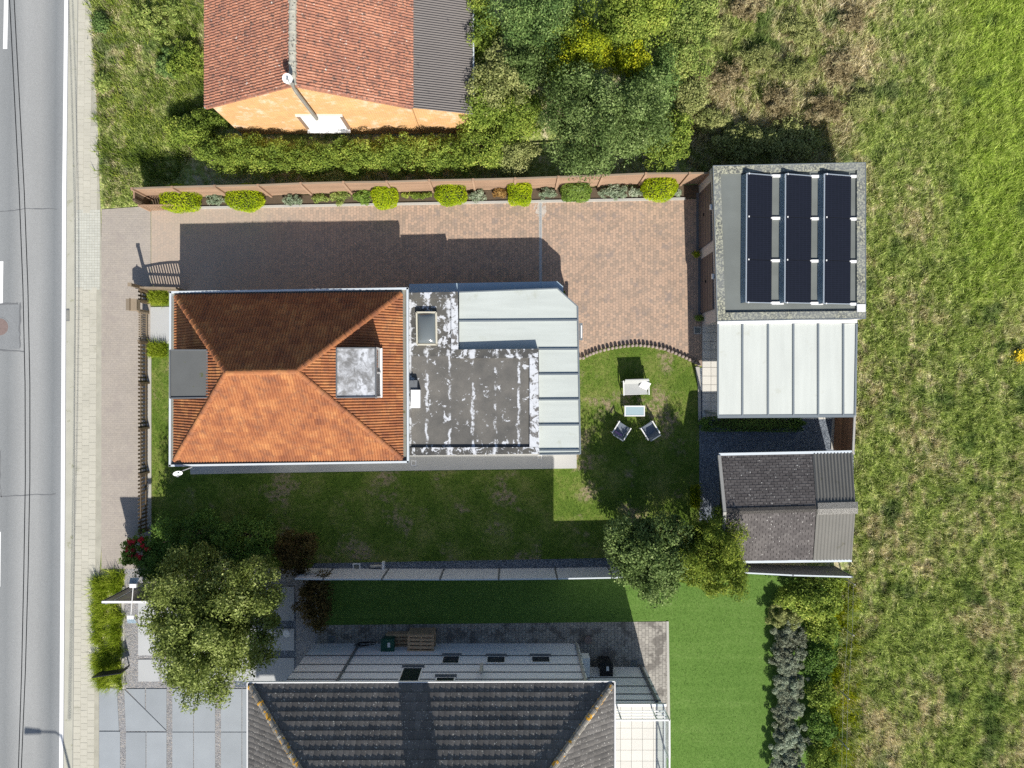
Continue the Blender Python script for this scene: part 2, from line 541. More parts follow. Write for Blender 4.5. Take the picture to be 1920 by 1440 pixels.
# manhole
mh = thing("manhole_cover", "round rusty manhole cover in the patched asphalt", "manhole", G(0, 613, .016))
M['rust'] = surf("rusty_iron", (.22, .165, .15), .2, 8, .3, 50, .7, .3, 40)
MB().lathe(G(0, 613, .005), [(.40, 0), (.40, .02), (.33, .021)], 24).build("cover_plate", M['rust'], mh)
MB().lathe(G(0, 613, .005), [(.46, 0), (.46, .017)], 24).build("frame_ring", M['asphalt_patch'], mh)

# ---- paved yard of the house
sheet("forecourt", [(191, 393), (262, 388), (283, 395), (284, 1012), (262, 1066), (191, 1066)], .034, M['forecourt'])
ARC = [(1087, 672), (1100, 664), (1120, 656), (1145, 650), (1170, 646), (1195, 644), (1220, 646), (1245, 651), (1268, 660), (1290, 670), (1309, 680)]
drive = sheet("driveway", [(284, 394), (700, 386), (1290, 374), (1330, 372), (1330, 690), (1312, 686)] + ARC[::-1] + [(1060, 672), (1060, 545), (284, 549)], .030, M['drive'])
sheet("lawn", [(284, 546), (1070, 546), (1085, 640), (1313, 640), (1316, 1056), (1130, 1062), (600, 1064), (284, 1064)], .016, M['lawn'])
sheet("house_path", [(356, 862), (770, 852), (1081, 846), (1081, 878), (770, 882), (358, 889)], .05, M['path'])
sheet("front_path", [(283, 576), (345, 575), (345, 644), (283, 644)], .05, M['slab_l'])
for (y0, y1) in ((577.5, 609), (610.5, 642.5)):
    pass
sheet("fence_kerb", [(278.5, 640), (284.5, 640), (284.5, 1000), (278.5, 1000)], .06, M['kerb'])
bed = sheet("planting_bed", [(286, 374), (1318, 347), (1318, 372), (286, 391)], .05, M['soil'])
kerb_l = struct("bed_kerb", MB().prism([G(356, 388.5), G(1285, 371), G(1285, 375.5), G(356, 392.5)], -.1, .11), M['kerb'])
sheet("gravel_strip", [(590, 1056), (1150, 1046), (1150, 1070), (575, 1078)], .022, M['gravel_b'])
sheet("slate_yard", [(1311, 690), (1600, 690), (1600, 980), (1311, 980)], .026, M['gravel_b'])
sheet("yard_kerb", [(1303, 688), (1311, 688), (1313, 720), (1314, 790), (1309, 790), (1308, 720)], .07, M['kerb'])
# covered terrace floor: separate square tiles
tf = struct("terrace_floor", MB().prism([G(1316, 606), G(1598, 606), G(1598, 778), G(1316, 778)], -.1, .05), M['grout'])
ft = mesh_of(MB().box((0, 0, 0), (.388, .388, .03)), "tile", M['floor_t'])
for i in range(17):
    for j in range(11):
        inst("tile", ft, tf, Matrix.Translation(G(1316 + 8.2 + i * 16.2, 608 + 8 + j * 16.2, .052)))

# ---- neighbour's grounds to the south
sheet("artificial_turf", [(606, 1076), (1600, 1070), (1560, 1700), (1250, 1700), (1250, 1166), (606, 1172)], .020, M['turf'])
sheet("paved_yard", [(596, 1172), (1251, 1165), (1254, 1420), (596, 1420)], .034, M['pav_s'])
sheet("yard_border", [(1249, 1164.5), (1253.5, 1164.5), (1257, 1420), (1252, 1420)], .055, M['kerb'])
sheet("gravel_garden", [(234, 1066), (606, 1066), (606, 1300), (234, 1290)], .020, M['gravel_p'])
sheet("front_kerb", [(229, 1100), (234.5, 1100), (234.5, 1291), (229, 1291)], .06, M['kerb'])
steps = struct("slab_terrace", MB().prism([G(440, 1120), G(555, 1120), G(555, 1288), G(440, 1288)], -.1, .024), M['gravel_b'])
for (x0, y0, x1, y1) in ((500, 1100, 552, 1163), (440, 1178, 552, 1219), (440, 1233, 552, 1276), (440, 1110, 494, 1163)):
    MB().prism([G(x0, y0), G(x1, y0), G(x1, y1), G(x0, y1)], -.05, .05).build("slab", M['slab_l'], steps)
gar_s = struct("side_slab_path", MB().prism([G(258, 1128), G(440, 1128), G(440, 1278), G(258, 1278)], -.1, .024), M['gravel_p'])
for (x0, y0, x1, y1) in ((260, 1130, 300, 1228), (260, 1236, 300, 1277), (304, 1130, 436, 1228), (304, 1236, 436, 1277)):
    MB().prism([G(x0, y0), G(x1, y0), G(x1, y1), G(x0, y1)], -.05, .05).build("slab", M['slab_l'], gar_s)
dslab = struct("slab_driveway", MB().prism([G(186, 1288), G(600, 1288), G(600, 1720), G(186, 1720)], -.1, .018), M['gravel_p'])
def slab(pts):
    MB().prism([G(*p) for p in pts], -.05, .046).build("slab", M['slab'], dslab)
slab([(187, 1290), (220, 1290), (224, 1369), (187, 1369)])
slab([(187, 1371), (226, 1371), (226, 1720), (187, 1720)])
slab([(234, 1292), (313, 1370), (273.6, 1370), (237, 1370)])
slab([(237, 1291), (272.6, 1291), (272.6, 1328)])
slab([(274.6, 1291), (313, 1291), (313, 1368), (274.6, 1330)])
for (x0, x1) in ((237, 274), (275.5, 313), (324, 363), (364.5, 404), (415, 453.5), (455, 495), (506, 545)):
    if x0 > 320:
        slab([(x0, 1291), (x1, 1291), (x1, 1371), (x0, 1371)])
    slab([(x0, 1372.5), (x1, 1372.5), (x1, 1452), (x0, 1452)])
    slab([(x0, 1453.5), (x1, 1453.5), (x1, 1540), (x0, 1540)])
# ================================================================== MATERIALS OF THE BUILDINGS
def m_rooftile(name, stops, lichen=None, dark=None, island=.5, rough=.8):
    t = NT(name)
    f = t.math('ADD', t.math('MULTIPLY', t.island(), island), t.math('MULTIPLY', t.step(t.noise(1.1, 5, .65), .2, .8), 1 - island))
    col = t.ramp(f, stops)
    col = t.gain(col, t.math('MULTIPLY_ADD', t.noise(22, 4, .7), .7, .65))
    if dark:
        col = t.mix(t.math('MULTIPLY', t.step(t.noise(dark[0], 5, .7), dark[1], dark[2]), dark[4]), col, dark[3])
    if lichen:
        for (s_, lo, hi, c) in lichen:
            col = t.mix(t.step(t.noise(s_, 2, .6), lo, hi), col, c)
    return t.finish(col, rough, None, 0, .25)
M['tile_o'] = m_rooftile("clay_tile_orange", [(.1, (.22, .08, .04)), (.35, (.31, .118, .052)), (.6, (.38, .152, .062)), (.85, (.47, .215, .085))],
                         dark=(3.2, .47, .68, (.185, .088, .056), .6), island=.34)
M['tile_n'] = m_rooftile("clay_tile_old", [(.05, (.24, .12, .09)), (.35, (.34, .155, .105)), (.65, (.42, .19, .12)), (.95, (.48, .24, .16))],
                         dark=(7.0, .50, .62, (.11, .08, .07), .8), lichen=((9, .66, .72, (.56, .49, .43)),), island=.3)
M['tile_s'] = m_rooftile("concrete_tile_dark", [(.05, (.085, .08, .077)), (.5, (.125, .117, .11)), (.95, (.165, .155, .147))],
                         lichen=((17, .66, .70, (.60, .58, .53)), (10, .70, .73, (.50, .48, .43))))
M['ridge_s'] = m_rooftile("ridge_tile_lichened", [(.05, (.16, .15, .13)), (.5, (.25, .23, .20)), (.95, (.33, .30, .26))],
                          lichen=((5, .56, .62, (.62, .33, .04)), (9, .60, .66, (.5, .48, .42))))
M['ridge_n'] = surf("lime_mortar_ridge", (.46, .44, .37), .25, 4, .35, 14, .95, .4, 20, spots=((7, .56, .64, (.14, .13, .11)),))
M['felt'] = surf("roof_underlay", (.05, .035, .03), .2, 2, .2, 30, .9)
M['felt_d'] = surf("dark_underlay", (.03, .03, .032), .2, 2, .2, 30, .9)
M['zinc_l'] = surf("painted_gutter", (.58, .63, .66), .05, 2, .04, 40, .45, spec=.5)
M['zinc_in'] = surf("gutter_inside", (.24, .235, .20), .2, 3, .15, 30, .8, spots=((3, .6, .7, (.12, .12, .06)),))
M['white'] = surf("white_paint", (.78, .78, .77), .04, 2, .03, 40, .5)
M['render'] = surf("pale_render", (.62, .61, .58), .06, 1, .05, 40, .9)
M['render_s'] = surf("white_cladding", (.74, .76, .79), .04, 1, .03, 60, .75)
M['band'] = surf("dark_joint_band", (.17, .18, .19), .1, 2, .1, 40, .8)
M['bitumen_d'] = surf("bitumen_dark", (.115, .12, .118), .14, 1.5, .12, 40, .85, .15, 60, spots=((3, .66, .74, (.09, .10, .05)),))
M['lead'] = surf("lead_edge", (.13, .14, .15), .15, 2, .1, 30, .6, spec=.4)
M['alu'] = surf("aluminium", (.62, .68, .72), .03, 2, .03, 30, .35, metal=.6, spec=.5)
M['alu_d'] = surf("grey_aluminium", (.21, .24, .26), .05, 2, .03, 30, .4, metal=.2, spec=.5)
M['opal'] = surf("opal_glazing", (.50, .535, .505), .06, .5, .04, 20, .45, spec=.25, streak=(.5, 5.0, .12), spots=((1.1, .60, .78, (.42, .44, .38)),))
M['opal_w'] = surf("opal_roof_panel", (.55, .575, .535), .06, .5, .04, 20, .4, spec=.3, streak=(5.0, .4, .10), spots=((1.2, .60, .80, (.46, .47, .40)),))
def m_glass(name, c, rough=.08):
    t = NT(name)
    return t.finish(c, rough, None, 0, .8)
M['glass'] = m_glass("window_glass", (.02, .025, .03))
M['dome'] = m_glass("skylight_dome", (.14, .16, .165), .12)
M['brickwall'] = m_pavers("orange_brick", (.60, .31, .115), (.52, .265, .105), (.55, .36, .19), .22, .075, .012, 0.0,
                          blot=(.9, .58, .68, (.58, .40, .27), .6), var=.16)
def m_brickwall():
    t = NT("orange_brick_wall")
    v = t.n("ShaderNodeCombineXYZ")
    sp = t.n("ShaderNodeSeparateXYZ", None, Vector=t.pos())
    t.set(v, "X", t.math('ADD', sp.outputs[0], sp.outputs[1]))
    t.set(v, "Y", sp.outputs[2])
    b = t.n("ShaderNodeTexBrick", {"offset": .5}, Vector=v.outputs[0], Color1=(.66, .35, .13), Color2=(.56, .29, .115), Mortar=(.62, .44, .26),
            Scale=1.0, Mortar_Size=.01, Brick_Width=.21, Row_Height=.07)
    col = t.gain(b.outputs[0], t.math('MULTIPLY_ADD', t.noise(1.0, 5, .65), .5, .75))
    col = t.mix(t.math('MULTIPLY', t.step(t.noise(1.5, 6, .75), .50, .68), .8), col, (.72, .56, .42))
    return t.finish(col, .9, t.bump(b.outputs["Fac"], .3, -.01), 0, .2)
M['brickwall'] = m_brickwall()
M['wood'] = surf("fence_wood", (.34, .225, .15), .16, 1.2, .12, 30, .85, .2, 40, island=.12, streak=(1.0, 14, .14))
M['wood_d'] = surf("dark_stained_wood", (.135, .10, .065), .15, 2, .15, 30, .8, .2, 40, island=.12)
M['wood_g'] = surf("grey_brown_wood", (.27, .215, .155), .15, 2, .12, 30, .85, .2, 40, island=.1)
M['wood_r'] = surf("red_brown_boards", (.23, .12, .065), .12, 1.5, .1, 30, .8, .2, 40, island=.2)
M['pallet'] = surf("pallet_pine", (.52, .36, .22), .15, 3, .15, 40, .85, .2, island=.15)
M['garage_w'] = surf("garage_wall", (.55, .52, .50), .08, 1, .06, 40, .9)
M['garage_d'] = surf("garage_door", (.14, .115, .11), .1, 1, .05, 40, .6)
M['black'] = surf("black_plastic", (.016, .017, .019), .1, 3, .1, 40, .5)
M['green_p'] = surf("green_plastic", (.02, .085, .06), .1, 3, .08, 40, .5)
M['grey_p'] = surf("grey_plastic", (.30, .31, .32), .05, 2, .05, 40, .5)
M['steel'] = surf("galvanised_steel", (.45, .46, .46), .1, 3, .08, 30, .45, metal=.4)

def m_painted_bitumen(name, base, base2, seam_w, seam_x0, seam_lim, blot_lo, blot_hi, edge=False):
    """old bitumen felt with brushed-on white sealing paint along its seams"""
    t = NT(name)
    sp = t.n("ShaderNodeSeparateXYZ", None, Vector=t.pos())
    warp = t.math('MULTIPLY_ADD', t.noise(2.2, 5, .7), .36, -.18)
    u = t.math('DIVIDE', t.math('SUBTRACT', t.math('ADD', sp.outputs[0], warp), seam_x0), seam_w)
    d = t.math('ABSOLUTE', t.math('SUBTRACT', t.math('FRACT', u), .5))
    near = t.step(d, .5 - seam_lim, .5 - seam_lim * .35)
    n1 = t.noise(2.8, 5, .7)
    brk = t.step(t.noise(1.7, 4, .65, vec=t.scaled(1, .8, 1, loc=(5, 0, 0))), .46, .53)
    a = t.math('MULTIPLY', t.math('MULTIPLY', near, brk), t.step(n1, .36, .50))
    b = t.step(t.noise(2.6, 6, .72, dist=.5), blot_lo, blot_hi)
    f = t.math('MAXIMUM', a, b)
    bcol = t.ramp(t.noise(1.0, 5, .6), [(.3, base), (.7, base2)])
    bcol = t.gain(bcol, t.math('MULTIPLY_ADD', t.noise(30, 3), .5, .75))
    wcol = t.gain((.60, .62, .65), t.math('MULTIPLY_ADD', t.noise(6, 5, .7), .5, .72))
    return t.finish(t.mix(f, bcol, wcol), .85, None, 0, .25)
XS = (865 - 960) / SC * .93
M['bit_roof'] = m_painted_bitumen("flat_roof_felt", (.10, .098, .092), (.175, .165, .148), 1.0, XS + .5, .075, .60, .625)
M['bit_edge'] = m_painted_bitumen("parapet_felt", (.06, .06, .06), (.13, .125, .11), 1.0, XS + .5, .16, .535, .57)
M['bit_edge2'] = m_painted_bitumen("parapet_felt_white", (.10, .10, .10), (.19, .18, .17), 1.0, XS + .5, .10, .455, .51)
M['bit_box'] = m_painted_bitumen("dormer_felt", (.15, .15, .15), (.24, .24, .235), 3.0, 0, .1, .36, .72)
def m_chips(name):
    t = NT(name)
    vo = t.n("ShaderNodeTexNoise", None, Vector=t.pos(), Scale=15, Detail=2)
    col = t.ramp(vo.outputs[0], [(.35, (.10, .105, .10)), (.5, (.20, .205, .18)), (.56, (.36, .36, .26)), (.7, (.47, .46, .36))])
    m = t.step(t.noise(.8, 3), .35, .6)
    col = t.mix(t.math('MULTIPLY', m, .5), col, (.25, .265, .26))
    return t.finish(t.gain(col, t.math('MULTIPLY_ADD', t.noise(60, 2), .8, .6)), .95, t.bump(vo.outputs[0], .6, .02), 0, .1)
M['chips'] = m_chips("gravel_chips")
M['gar_roof'] = surf("garage_felt", (.165, .18, .17), .22, .9, .10, 50, .9, .1, streak=(.25, 1.5, .12))
def m_solar():
    t = NT("solar_cells")
    b = t.n("ShaderNodeTexBrick", {"offset": 0.0}, Vector=t.pos(), Color1=(.010, .011, .016), Color2=(.011, .012, .018), Mortar=(.017, .019, .031),
            Scale=1.0, Mortar_Size=.006, Brick_Width=.17, Row_Height=.085)
    return t.finish(b.outputs[0], .22, None, 0, .5)
M['solar'] = m_solar()
M['deflect'] = surf("wind_deflector", (.36, .46, .54), .05, 2, .04, 40, .5)

# ================================================================== TILED ROOFS
def tile_mesh(name, w, g, rolls, mat, rh=.028, t=.032, seg=5):
    mb = MB()
    L = g * 1.06
    n = rolls * seg
    xs = [w * i / n for i in range(n + 1)]
    z = [rh * max(0, math.sin(math.pi * ((x / w * rolls) % 1.0))) ** .8 for x in xs]
    vs = [(x, 0, zz + t) for x, zz in zip(xs, z)] + [(x, L, zz + .004) for x, zz in zip(xs, z)] + [(x, .004, -.01) for x in xs]
    k = n + 1
    fs = [(i, i + 1, k + i + 1, k + i) for i in range(n)] + [(2 * k + i, 2 * k + i + 1, i + 1, i) for i in range(n)]
    fs += [(k, 2 * k, 0), (n, 2 * k + n, k + n)]
    mb.add(vs, fs)
    return mb, mesh_of(mb, name, mat)
def roof_tiles(roof, faces, w, g, rolls, mat, limit=300, rh=.028, t=.032, seg=5, overhang=.04):
    """faces: convex polygons of world points, the first two along the eave (rest to the left, seen from outside)"""
    mb, me = tile_mesh("tile", w, g, rolls, mat, rh, t, seg)
    full, cut_v, cut_f = [], [], []
    bmj = bmesh.new()
    camp = Vector((0, 0, CH))
    for poly in faces:
        A, B, C = poly[0], poly[1], poly[2]
        u = (B - A).normalized()
        n = u.cross(C - A).normalized()
        v = n.cross(u)
        P2 = [((p - A).dot(u), (p - A).dot(v)) for p in poly]
        def inside(x, y, tol=1e-4):
            for i in range(len(P2)):
                x0, y0 = P2[i]
                x1, y1 = P2[(i + 1) % len(P2)]
                if (x1 - x0) * (y - y0) - (y1 - y0) * (x - x0) < -tol:
                    return False
            return True
        vmax = max(p[1] for p in P2)
        umin, umax = min(p[0] for p in P2), max(p[0] for p in P2)
        bmf = bmesh.new()
        for j in range(int(vmax / g) + 1):
            v0 = j * g - overhang if j == 0 else j * g - overhang
            for i in range(int((umax - umin) / w) + 2):
                u0 = umin + i * w
                cs = [(u0, v0 + overhang + .01), (u0 + w, v0 + overhang + .01), (u0 + w, v0 + g), (u0, v0 + g)]
                ins = [inside(*c) for c in cs]
                mid = inside(u0 + w / 2, v0 + g / 2)
                if not any(ins) and not mid:
                    continue
                jit = Matrix.Rotation(random.uniform(-.012, .012), 4, 'Z')
                O = A + u * u0 + v * v0 + n * (.015 + random.uniform(0, .006))
                Mx = Matrix(((u.x, v.x, n.x, O.x), (u.y, v.y, n.y, O.y), (u.z, v.z, n.z, O.z), (0, 0, 0, 1))) @ jit
                if all(ins):
                    full.append(((O - camp).length, Mx))
                else:
                    vs = [bmf.verts.new(Mx @ Vector(c)) for c in mb.v]
                    for f in mb.f:
                        bmf.faces.new([vs[q] for q in f])
        for i in range(1, len(poly)):
            p, q = poly[i], poly[(i + 1) % len(poly)]
            d = (q - p)
            nn = d.cross(Vector((0, 0, 1)))
            nn.normalize()
            cen = sum(poly, Vector()) / len(poly)
            if (cen - p).dot(nn) > 0:
                nn = -nn
            bmesh.ops.bisect_plane(bmf, geom=bmf.verts[:] + bmf.edges[:] + bmf.faces[:], plane_co=p, plane_no=nn, clear_outer=True)
        tmp = bpy.data.meshes.new("tmp")
        bmf.to_mesh(tmp)
        bmf.free()
        bmj.from_mesh(tmp)
        bpy.data.meshes.remove(tmp)
    full.sort(key=lambda a: a[0])
    for _, Mx in full[:limit]:
        inst("tile", me, roof, Mx)
    base = np.array(mb.v)
    rest = MB()
    for _, Mx in full[limit:]:
        m = np.array(Mx)
        rest.add(base @ m[:3, :3].T + m[:3, 3], mb.f)
    vs = [tuple(x.co) for x in bmj.verts]
    bmj.verts.index_update()
    rest.add(vs, [tuple(x.index for x in f.verts) for f in bmj.faces])
    bmj.free()
    stuff(rest.build("tiles", mat, roof))
def ridge_run(roof, p, q, mat, r=.115, L=.36, name="ridge_tile", n=6, lift=.03):
    mb = MB()
    for (x, rr) in ((0, r * 1.12), (.07, r * 1.12), (.075, r), (L + .03, r * .96)):
        for k in range(n + 1):
            a = math.pi * k / n
            mb.v.append((x, math.cos(a) * rr, math.sin(a) * rr * .8))
    k = n + 1
    for i in range(3):
        for j in range(n):
            mb.f.append((i * k + j, (i + 1) * k + j, (i + 1) * k + j + 1, i * k + j + 1))
    mb.f.append(tuple(range(k)))
    me = mesh_of(mb, name, mat)
    p, q = Vector(p), Vector(q)
    d = (q - p)
    cnt = max(1, int(round(d.length / L)))
    u = d.normalized()
    s = Vector((0, 0, 1)).cross(u).normalized()
    w = u.cross(s)
    for i in range(cnt):
        O = p + d * (i / cnt) + Vector((0, 0, lift + random.uniform(-.008, .008)))
        inst(name, me, roof, Matrix(((u.x, s.x, w.x, O.x), (u.y, s.y, w.y, O.y), (u.z, s.z, w.z, O.z), (0, 0, 0, 1))) @ Matrix.Rotation(random.uniform(-.03, .03), 4, 'Z'))

def corrugated(name, A, B, C, D, pitch, amp, mat, parent, seg=5, lift=0.0):
    """sheet over quad A-B (low edge), C-D (high edge); waves run from low to high edge"""
    A, B, C, D = map(Vector, (A, B, C, D))
    n = (B - A).cross(D - A).normalized()
    cnt = max(4, int((B - A).length / pitch * seg))
    vs, fs = [], []
    for i in range(cnt + 1):
        s = i / cnt
        o = n * (amp * math.sin(2 * math.pi * i / seg) + lift)
        vs += [A.lerp(B, s) + o, D.lerp(C, s) + o]
    for i in range(cnt):
        fs.append((2 * i, 2 * i + 2, 2 * i + 3, 2 * i + 1))
    return MB().add(vs, fs).build(name, mat, parent, True)

def zlift(p, dz):
    return Vector((p.x, p.y, p.z + dz))

# ================================================================== MAIN HOUSE
HE, HR = 2.86, 5.66
oNW, oNE, oSE, oSW = V(320, 548, HE), V(764, 541, HE), V(765, 866, HE), V(319, 873, HE)
tNW, tNE, tSE, tSW = V(331, 556, HE), V(752, 551, HE), V(753, 859, HE), V(329, 863, HE)
rW, rE = V(425, 699, HR), V(556, 696, HR)
house = thing("house", "bungalow with orange hipped tile roof, two flat dormers and flat rear extension", "house", G(580, 709, 0))
ins = .34
cen = (oNW + oNE + oSE + oSW) / 4
def inset(p, d):
    return Vector((p.x + (d if p.x < cen.x else -d), p.y + (d if p.y < cen.y else -d), p.z))
MB().prism([inset(p, ins) for p in (oNW, oNE, oSE, oSW)], 0, HE - .12).build("wall", M['render'], house)
for wxp in (470, 600):   # south windows
    wp = inset(oSW, ins)
    xw = (wxp - 960) / SC
    w_ = MB().box((xw, wp.y - .01, 1.45), (1.5, .06, 1.2)).build("window", M['white'], house)
    MB().box((xw, wp.y - .03, 1.45), (1.36, .05, 1.06)).build("pane", M['glass'], w_)
    MB().box((xw, wp.y - .07, .82), (1.6, .16, .05)).build("sill", M['kerb'], w_)
# box gutter all round: floor and outer lip
gut_f = MB()
for a, b, c, d in ((oNW, oNE, tNE, tNW), (oNE, oSE, tSE, tNE), (oSE, oSW, tSW, tSE), (oSW, oNW, tNW, tSW)):
    gut_f.prism([a, b, c, d], HE - .16, HE - .10)
gutter = gut_f.build("gutter", M['zinc_in'], house)
for a, b in ((oNW, oNE), (oNE, oSE), (oSE, oSW), (oSW, oNW)):
    u = (b - a).normalized()
    MB().bar(zlift(a, -.06) - u * .035, zlift(b, -.06) + u * .0349, .085, .2).build("gutter_lip", M['zinc_l'], gutter)
def low(p, dz=-.09):
    return zlift(p, dz)
roof = MB().add([low(p, -.04) for p in (tNW, tNE, tSE, tSW)] + [low(rW, -.04), low(rE, -.04)],
                [(0, 4, 5, 1), (1, 5, 2), (2, 5, 4, 3), (3, 4, 0), (0, 1, 2, 3)]).build("roof", M['felt'], house)
faces = [[tSW, tSE, rE, rW], [tSE, tNE, rE], [tNE, tNW, rW, rE], [tNW, tSW, rW]]
roof_tiles(roof, faces, .235, .335, 2, M['tile_o'], rh=.046, t=.036)
for p, q in ((tNW, rW), (tNE, rE), (tSE, rE), (tSW, rW), (rW, rE)):
    ridge_run(roof, p, q, M['tile_o'])
# dormers
HD = 4.76
def dormer(pts, felt, front, win_face):
    d = thing("tmp", "", "")
    bpy.data.objects.remove(d)
    P = [V(x, y, HD) for x, y in pts]
    c = sum(P, Vector()) / 4
    box = MB().prism([p + (c - p) * .06 for p in P], 3.0, HD - .1).build("dormer", M['lead'], house)
    MB().prism([p.lerp(c, .002) for p in P], HD - .12, HD - .03).build("fascia", M['lead'], box)
    MB().prism([p.lerp(c, .05) for p in P], HD - .03, HD - .012).build("felt", felt, box)
    for i in range(4):
        a, b = P[i], P[(i + 1) % 4]
        if (a - b).length > .5:
            ia, ib = a.lerp(c, .03), b.lerp(c, .03)
            MB().bar(ia, ib, .05, .07).build("edge_trim", M['lead'], box)
    return box, P
dw, P = dormer([(318, 748), (318, 655), (390, 655), (391, 747)], M['bitumen_d'], 'W', None)
x0 = P[0].x + .11
MB().box((x0, (P[0].y + P[1].y) / 2, 4.15), (.05, 1.5, .8)).build("window", M['glass'], dw)
de, P = dormer([(630, 747), (630, 651), (705, 651), (706, 746)], M['bit_box'], 'E', None)
x1 = P[2].x - .02
fr = MB()
yc, hw = (P[2].y + P[3].y) / 2, 1.03
fr.box((x1, yc, 3.62), (.14, 2 * hw, .10)).box((x1 - .02, yc, 4.53), (.06, 2 * hw, .08))
for s in (-hw + .035, 0, hw - .035):
    fr.box((x1 - .02, yc + s, 4.08), (.06, .07, .84))
wf = fr.build("window_frame", M['white'], de)
MB().box((x1 - .035, yc, 4.08), (.03, 2 * hw - .06, .84)).build("window_pane", M['glass'], wf)
MB().add([V(706, 661, 3.60), V(706, 745, 3.60), V(717, 745, 3.44), V(717, 661, 3.44)], [(0, 3, 2, 1), (0, 1, 2, 3)]).build("apron_flashing", M['zinc_l'], de)
# satellite dish on the south-west corner
def dish(name, label, cpos, r, wallp, aim, mat=M['white']):
    d = thing(name, label, "satellite dish", wallp)
    mb = MB()
    prof = [(0.02, 0), (r * .5, r * .07), (r * .85, r * .2), (r, r * .28)]
    q = Vector(aim).normalized().to_track_quat('Z', 'Y')
    base = len(mb.v)
    mb.lathe((0, 0, 0), prof, 20)
    mb.f = mb.f[:-1]
    mb.v = [tuple(Vector(cpos) + q @ Vector(v)) for v in mb.v]
    mb.build("reflector", mat, d, True)
    ax = q @ Vector((0, 0, 1))
    MB().tube([Vector(cpos), Vector(wallp)], .022, 6).build("arm", M['steel'], d)
    f = Vector(cpos) + ax * r * .95
    MB().tube([Vector(cpos) + q @ Vector((0, -r, r * .28)), f], .012, 5).build("feed_arm", M['steel'], d)
    MB().box(f, (.07, .07, .09)).build("feed_horn", M['grey_p'], d)
    return d
dish("satellite_dish", "white satellite dish on a bracket at the bungalow's front corner", V(333, 886, 3.15), .19, V(360, 876, 2.9), (.35, -.75, .55))
# rooftop box on the extension beside the hipped roof
# ---- flat roofed extension
HX = 2.5
def P_(pts, h):
    return [V(x, y, h) for x, y in pts]
L_out = [(745, 549), (858, 547), (859.5, 655), (1009, 654), (1011, 851), (745, 854)]
ext = MB().prism(P_(L_out, HX - .25), 0, HX - .25).build("extension_wall", M['render'], house)
slabx = MB().prism([p for p in P_([(745, 549), (858, 547), (859, 655), (1009, 654), (1011, 851), (745, 854)], HX)], HX - .30, HX - .11).build("extension_roof", M['bit_roof'], ext)
def curb(pts, w0, z, mat):
    pass
def strip(p0, p1, p2, p3, z0, z1, mat, name="parapet"):
    return MB().prism(P_([p0, p1, p2, p3], z1), z0, z1).build(name, mat, ext)
z0 = HX - .2
strip((767, 549), (858, 547), (858, 559), (767, 561), z0, HX, M['bit_edge'])
strip((846, 559.5), (858, 559.5), (859.5, 655), (846, 655), z0, HX + .003, M['bit_edge2'])
strip((846, 655.5), (1009, 654), (1009, 671), (846, 672), z0, HX, M['bit_edge'])
strip((993, 671.5), (1009, 671.5), (1011, 838), (993, 838), z0, HX + .003, M['bit_edge2'])
strip((767, 839), (1011, 838.5), (1011, 851), (767, 854), z0, HX, M['bit_edge'])
strip((767, 561.5), (771, 561.5), (771, 838.5), (767, 838.5), z0, HX - .05, M['bit_edge2'])
strip((771.5, 561.5), (845.5, 561.5), (845.5, 668), (771.5, 668), HX - .112, HX - .106, M['bit_edge'], "felt_patch")
# dome skylight
sky = thing("skylight", "rectangular domed skylight with cream frame on the flat extension roof", "skylight", V(800, 617, HX - .1))
sp = P_([(780, 584), (819, 584), (820, 648), (781, 648)], HX + .05)
sc_ = sum(sp, Vector()) / 4
M['cream'] = surf("cream_frame", (.55, .52, .42), .06, 3, .05, 40, .7)
fr = MB()
for i in range(4):
    fr.bar(sp[i].lerp(sc_, .06), sp[(i + 1) % 4].lerp(sc_, .06), .07, .12)
fr.build("frame", M['cream'], sky)
dm = MB()
nx, ny = 10, 14
for i in range(nx + 1):
    for j in range(ny + 1):
        a, b = i / nx, j / ny
        p = (sp[0].lerp(sp[1], a)).lerp(sp[3].lerp(sp[2], a), b).lerp(sc_, .1)
        dm.v.append((p.x, p.y, HX + .06 + .24 * (max(0, math.sin(math.pi * a)) ** .45) * (max(0, math.sin(math.pi * b)) ** .45)))
for i in range(nx):
    for j in range(ny):
        k = i * (ny + 1) + j
        dm.f.append((k, k + 1, k + ny + 2, k + ny + 1))
dm.build("dome", M['dome'], sky, True)
# white box with dark hood on the flat roof
vb = thing("roof_vent_unit", "small white vent box with dark cowl on the flat roof", "vent", V(778, 746, HX))
c = V(779, 748, HX + .2)
MB().box((c.x, c.y, HX + .07), (.40, .78, .30)).build("casing", M['white'], vb)
c2 = V(775, 722, HX + .1)
MB().box((c2.x, c2.y, HX + .02), (.34, .42, .22)).box((c2.x - .05, c2.y + .12, HX + .15), (.16, .16, .12)).build("cowl", M['lead'], vb)
# ---- opal veranda wrapped round the extension
ver = thing("veranda", "veranda with pale opal roof panels wrapped round the flat extension", "veranda", G(1040, 640, 0))
def hv(px):
    return 2.22 - .10 * (px - 860) / 226
def panel(pts, name="roof_panel", dz=0.0, mat=M['opal'], par=None, th=.03):
    Q = [V(x, y, hv(x) + dz) for x, y in pts]
    return MB().prism(Q, [q.z - th for q in Q], [q.z for q in Q]).build(name, mat, par or ver)
panel([(861, 548), (1045, 541), (1083, 575), (1084, 600), (861, 601.5)])
panel([(861, 602.5), (1084, 601), (1085, 654), (1009.5, 654), (861, 655)])
ysq = [655, 702, 749.5, 797, 844.5]
for a, b in zip(ysq[:-1], ysq[1:]):
    panel([(1010, a + .7), (1085.3, a + .2), (1086.5, b - 1), (1011, b - .6)])
panel([(1011, 845.5), (1086.5, 845), (1087, 850), (1011, 851)])
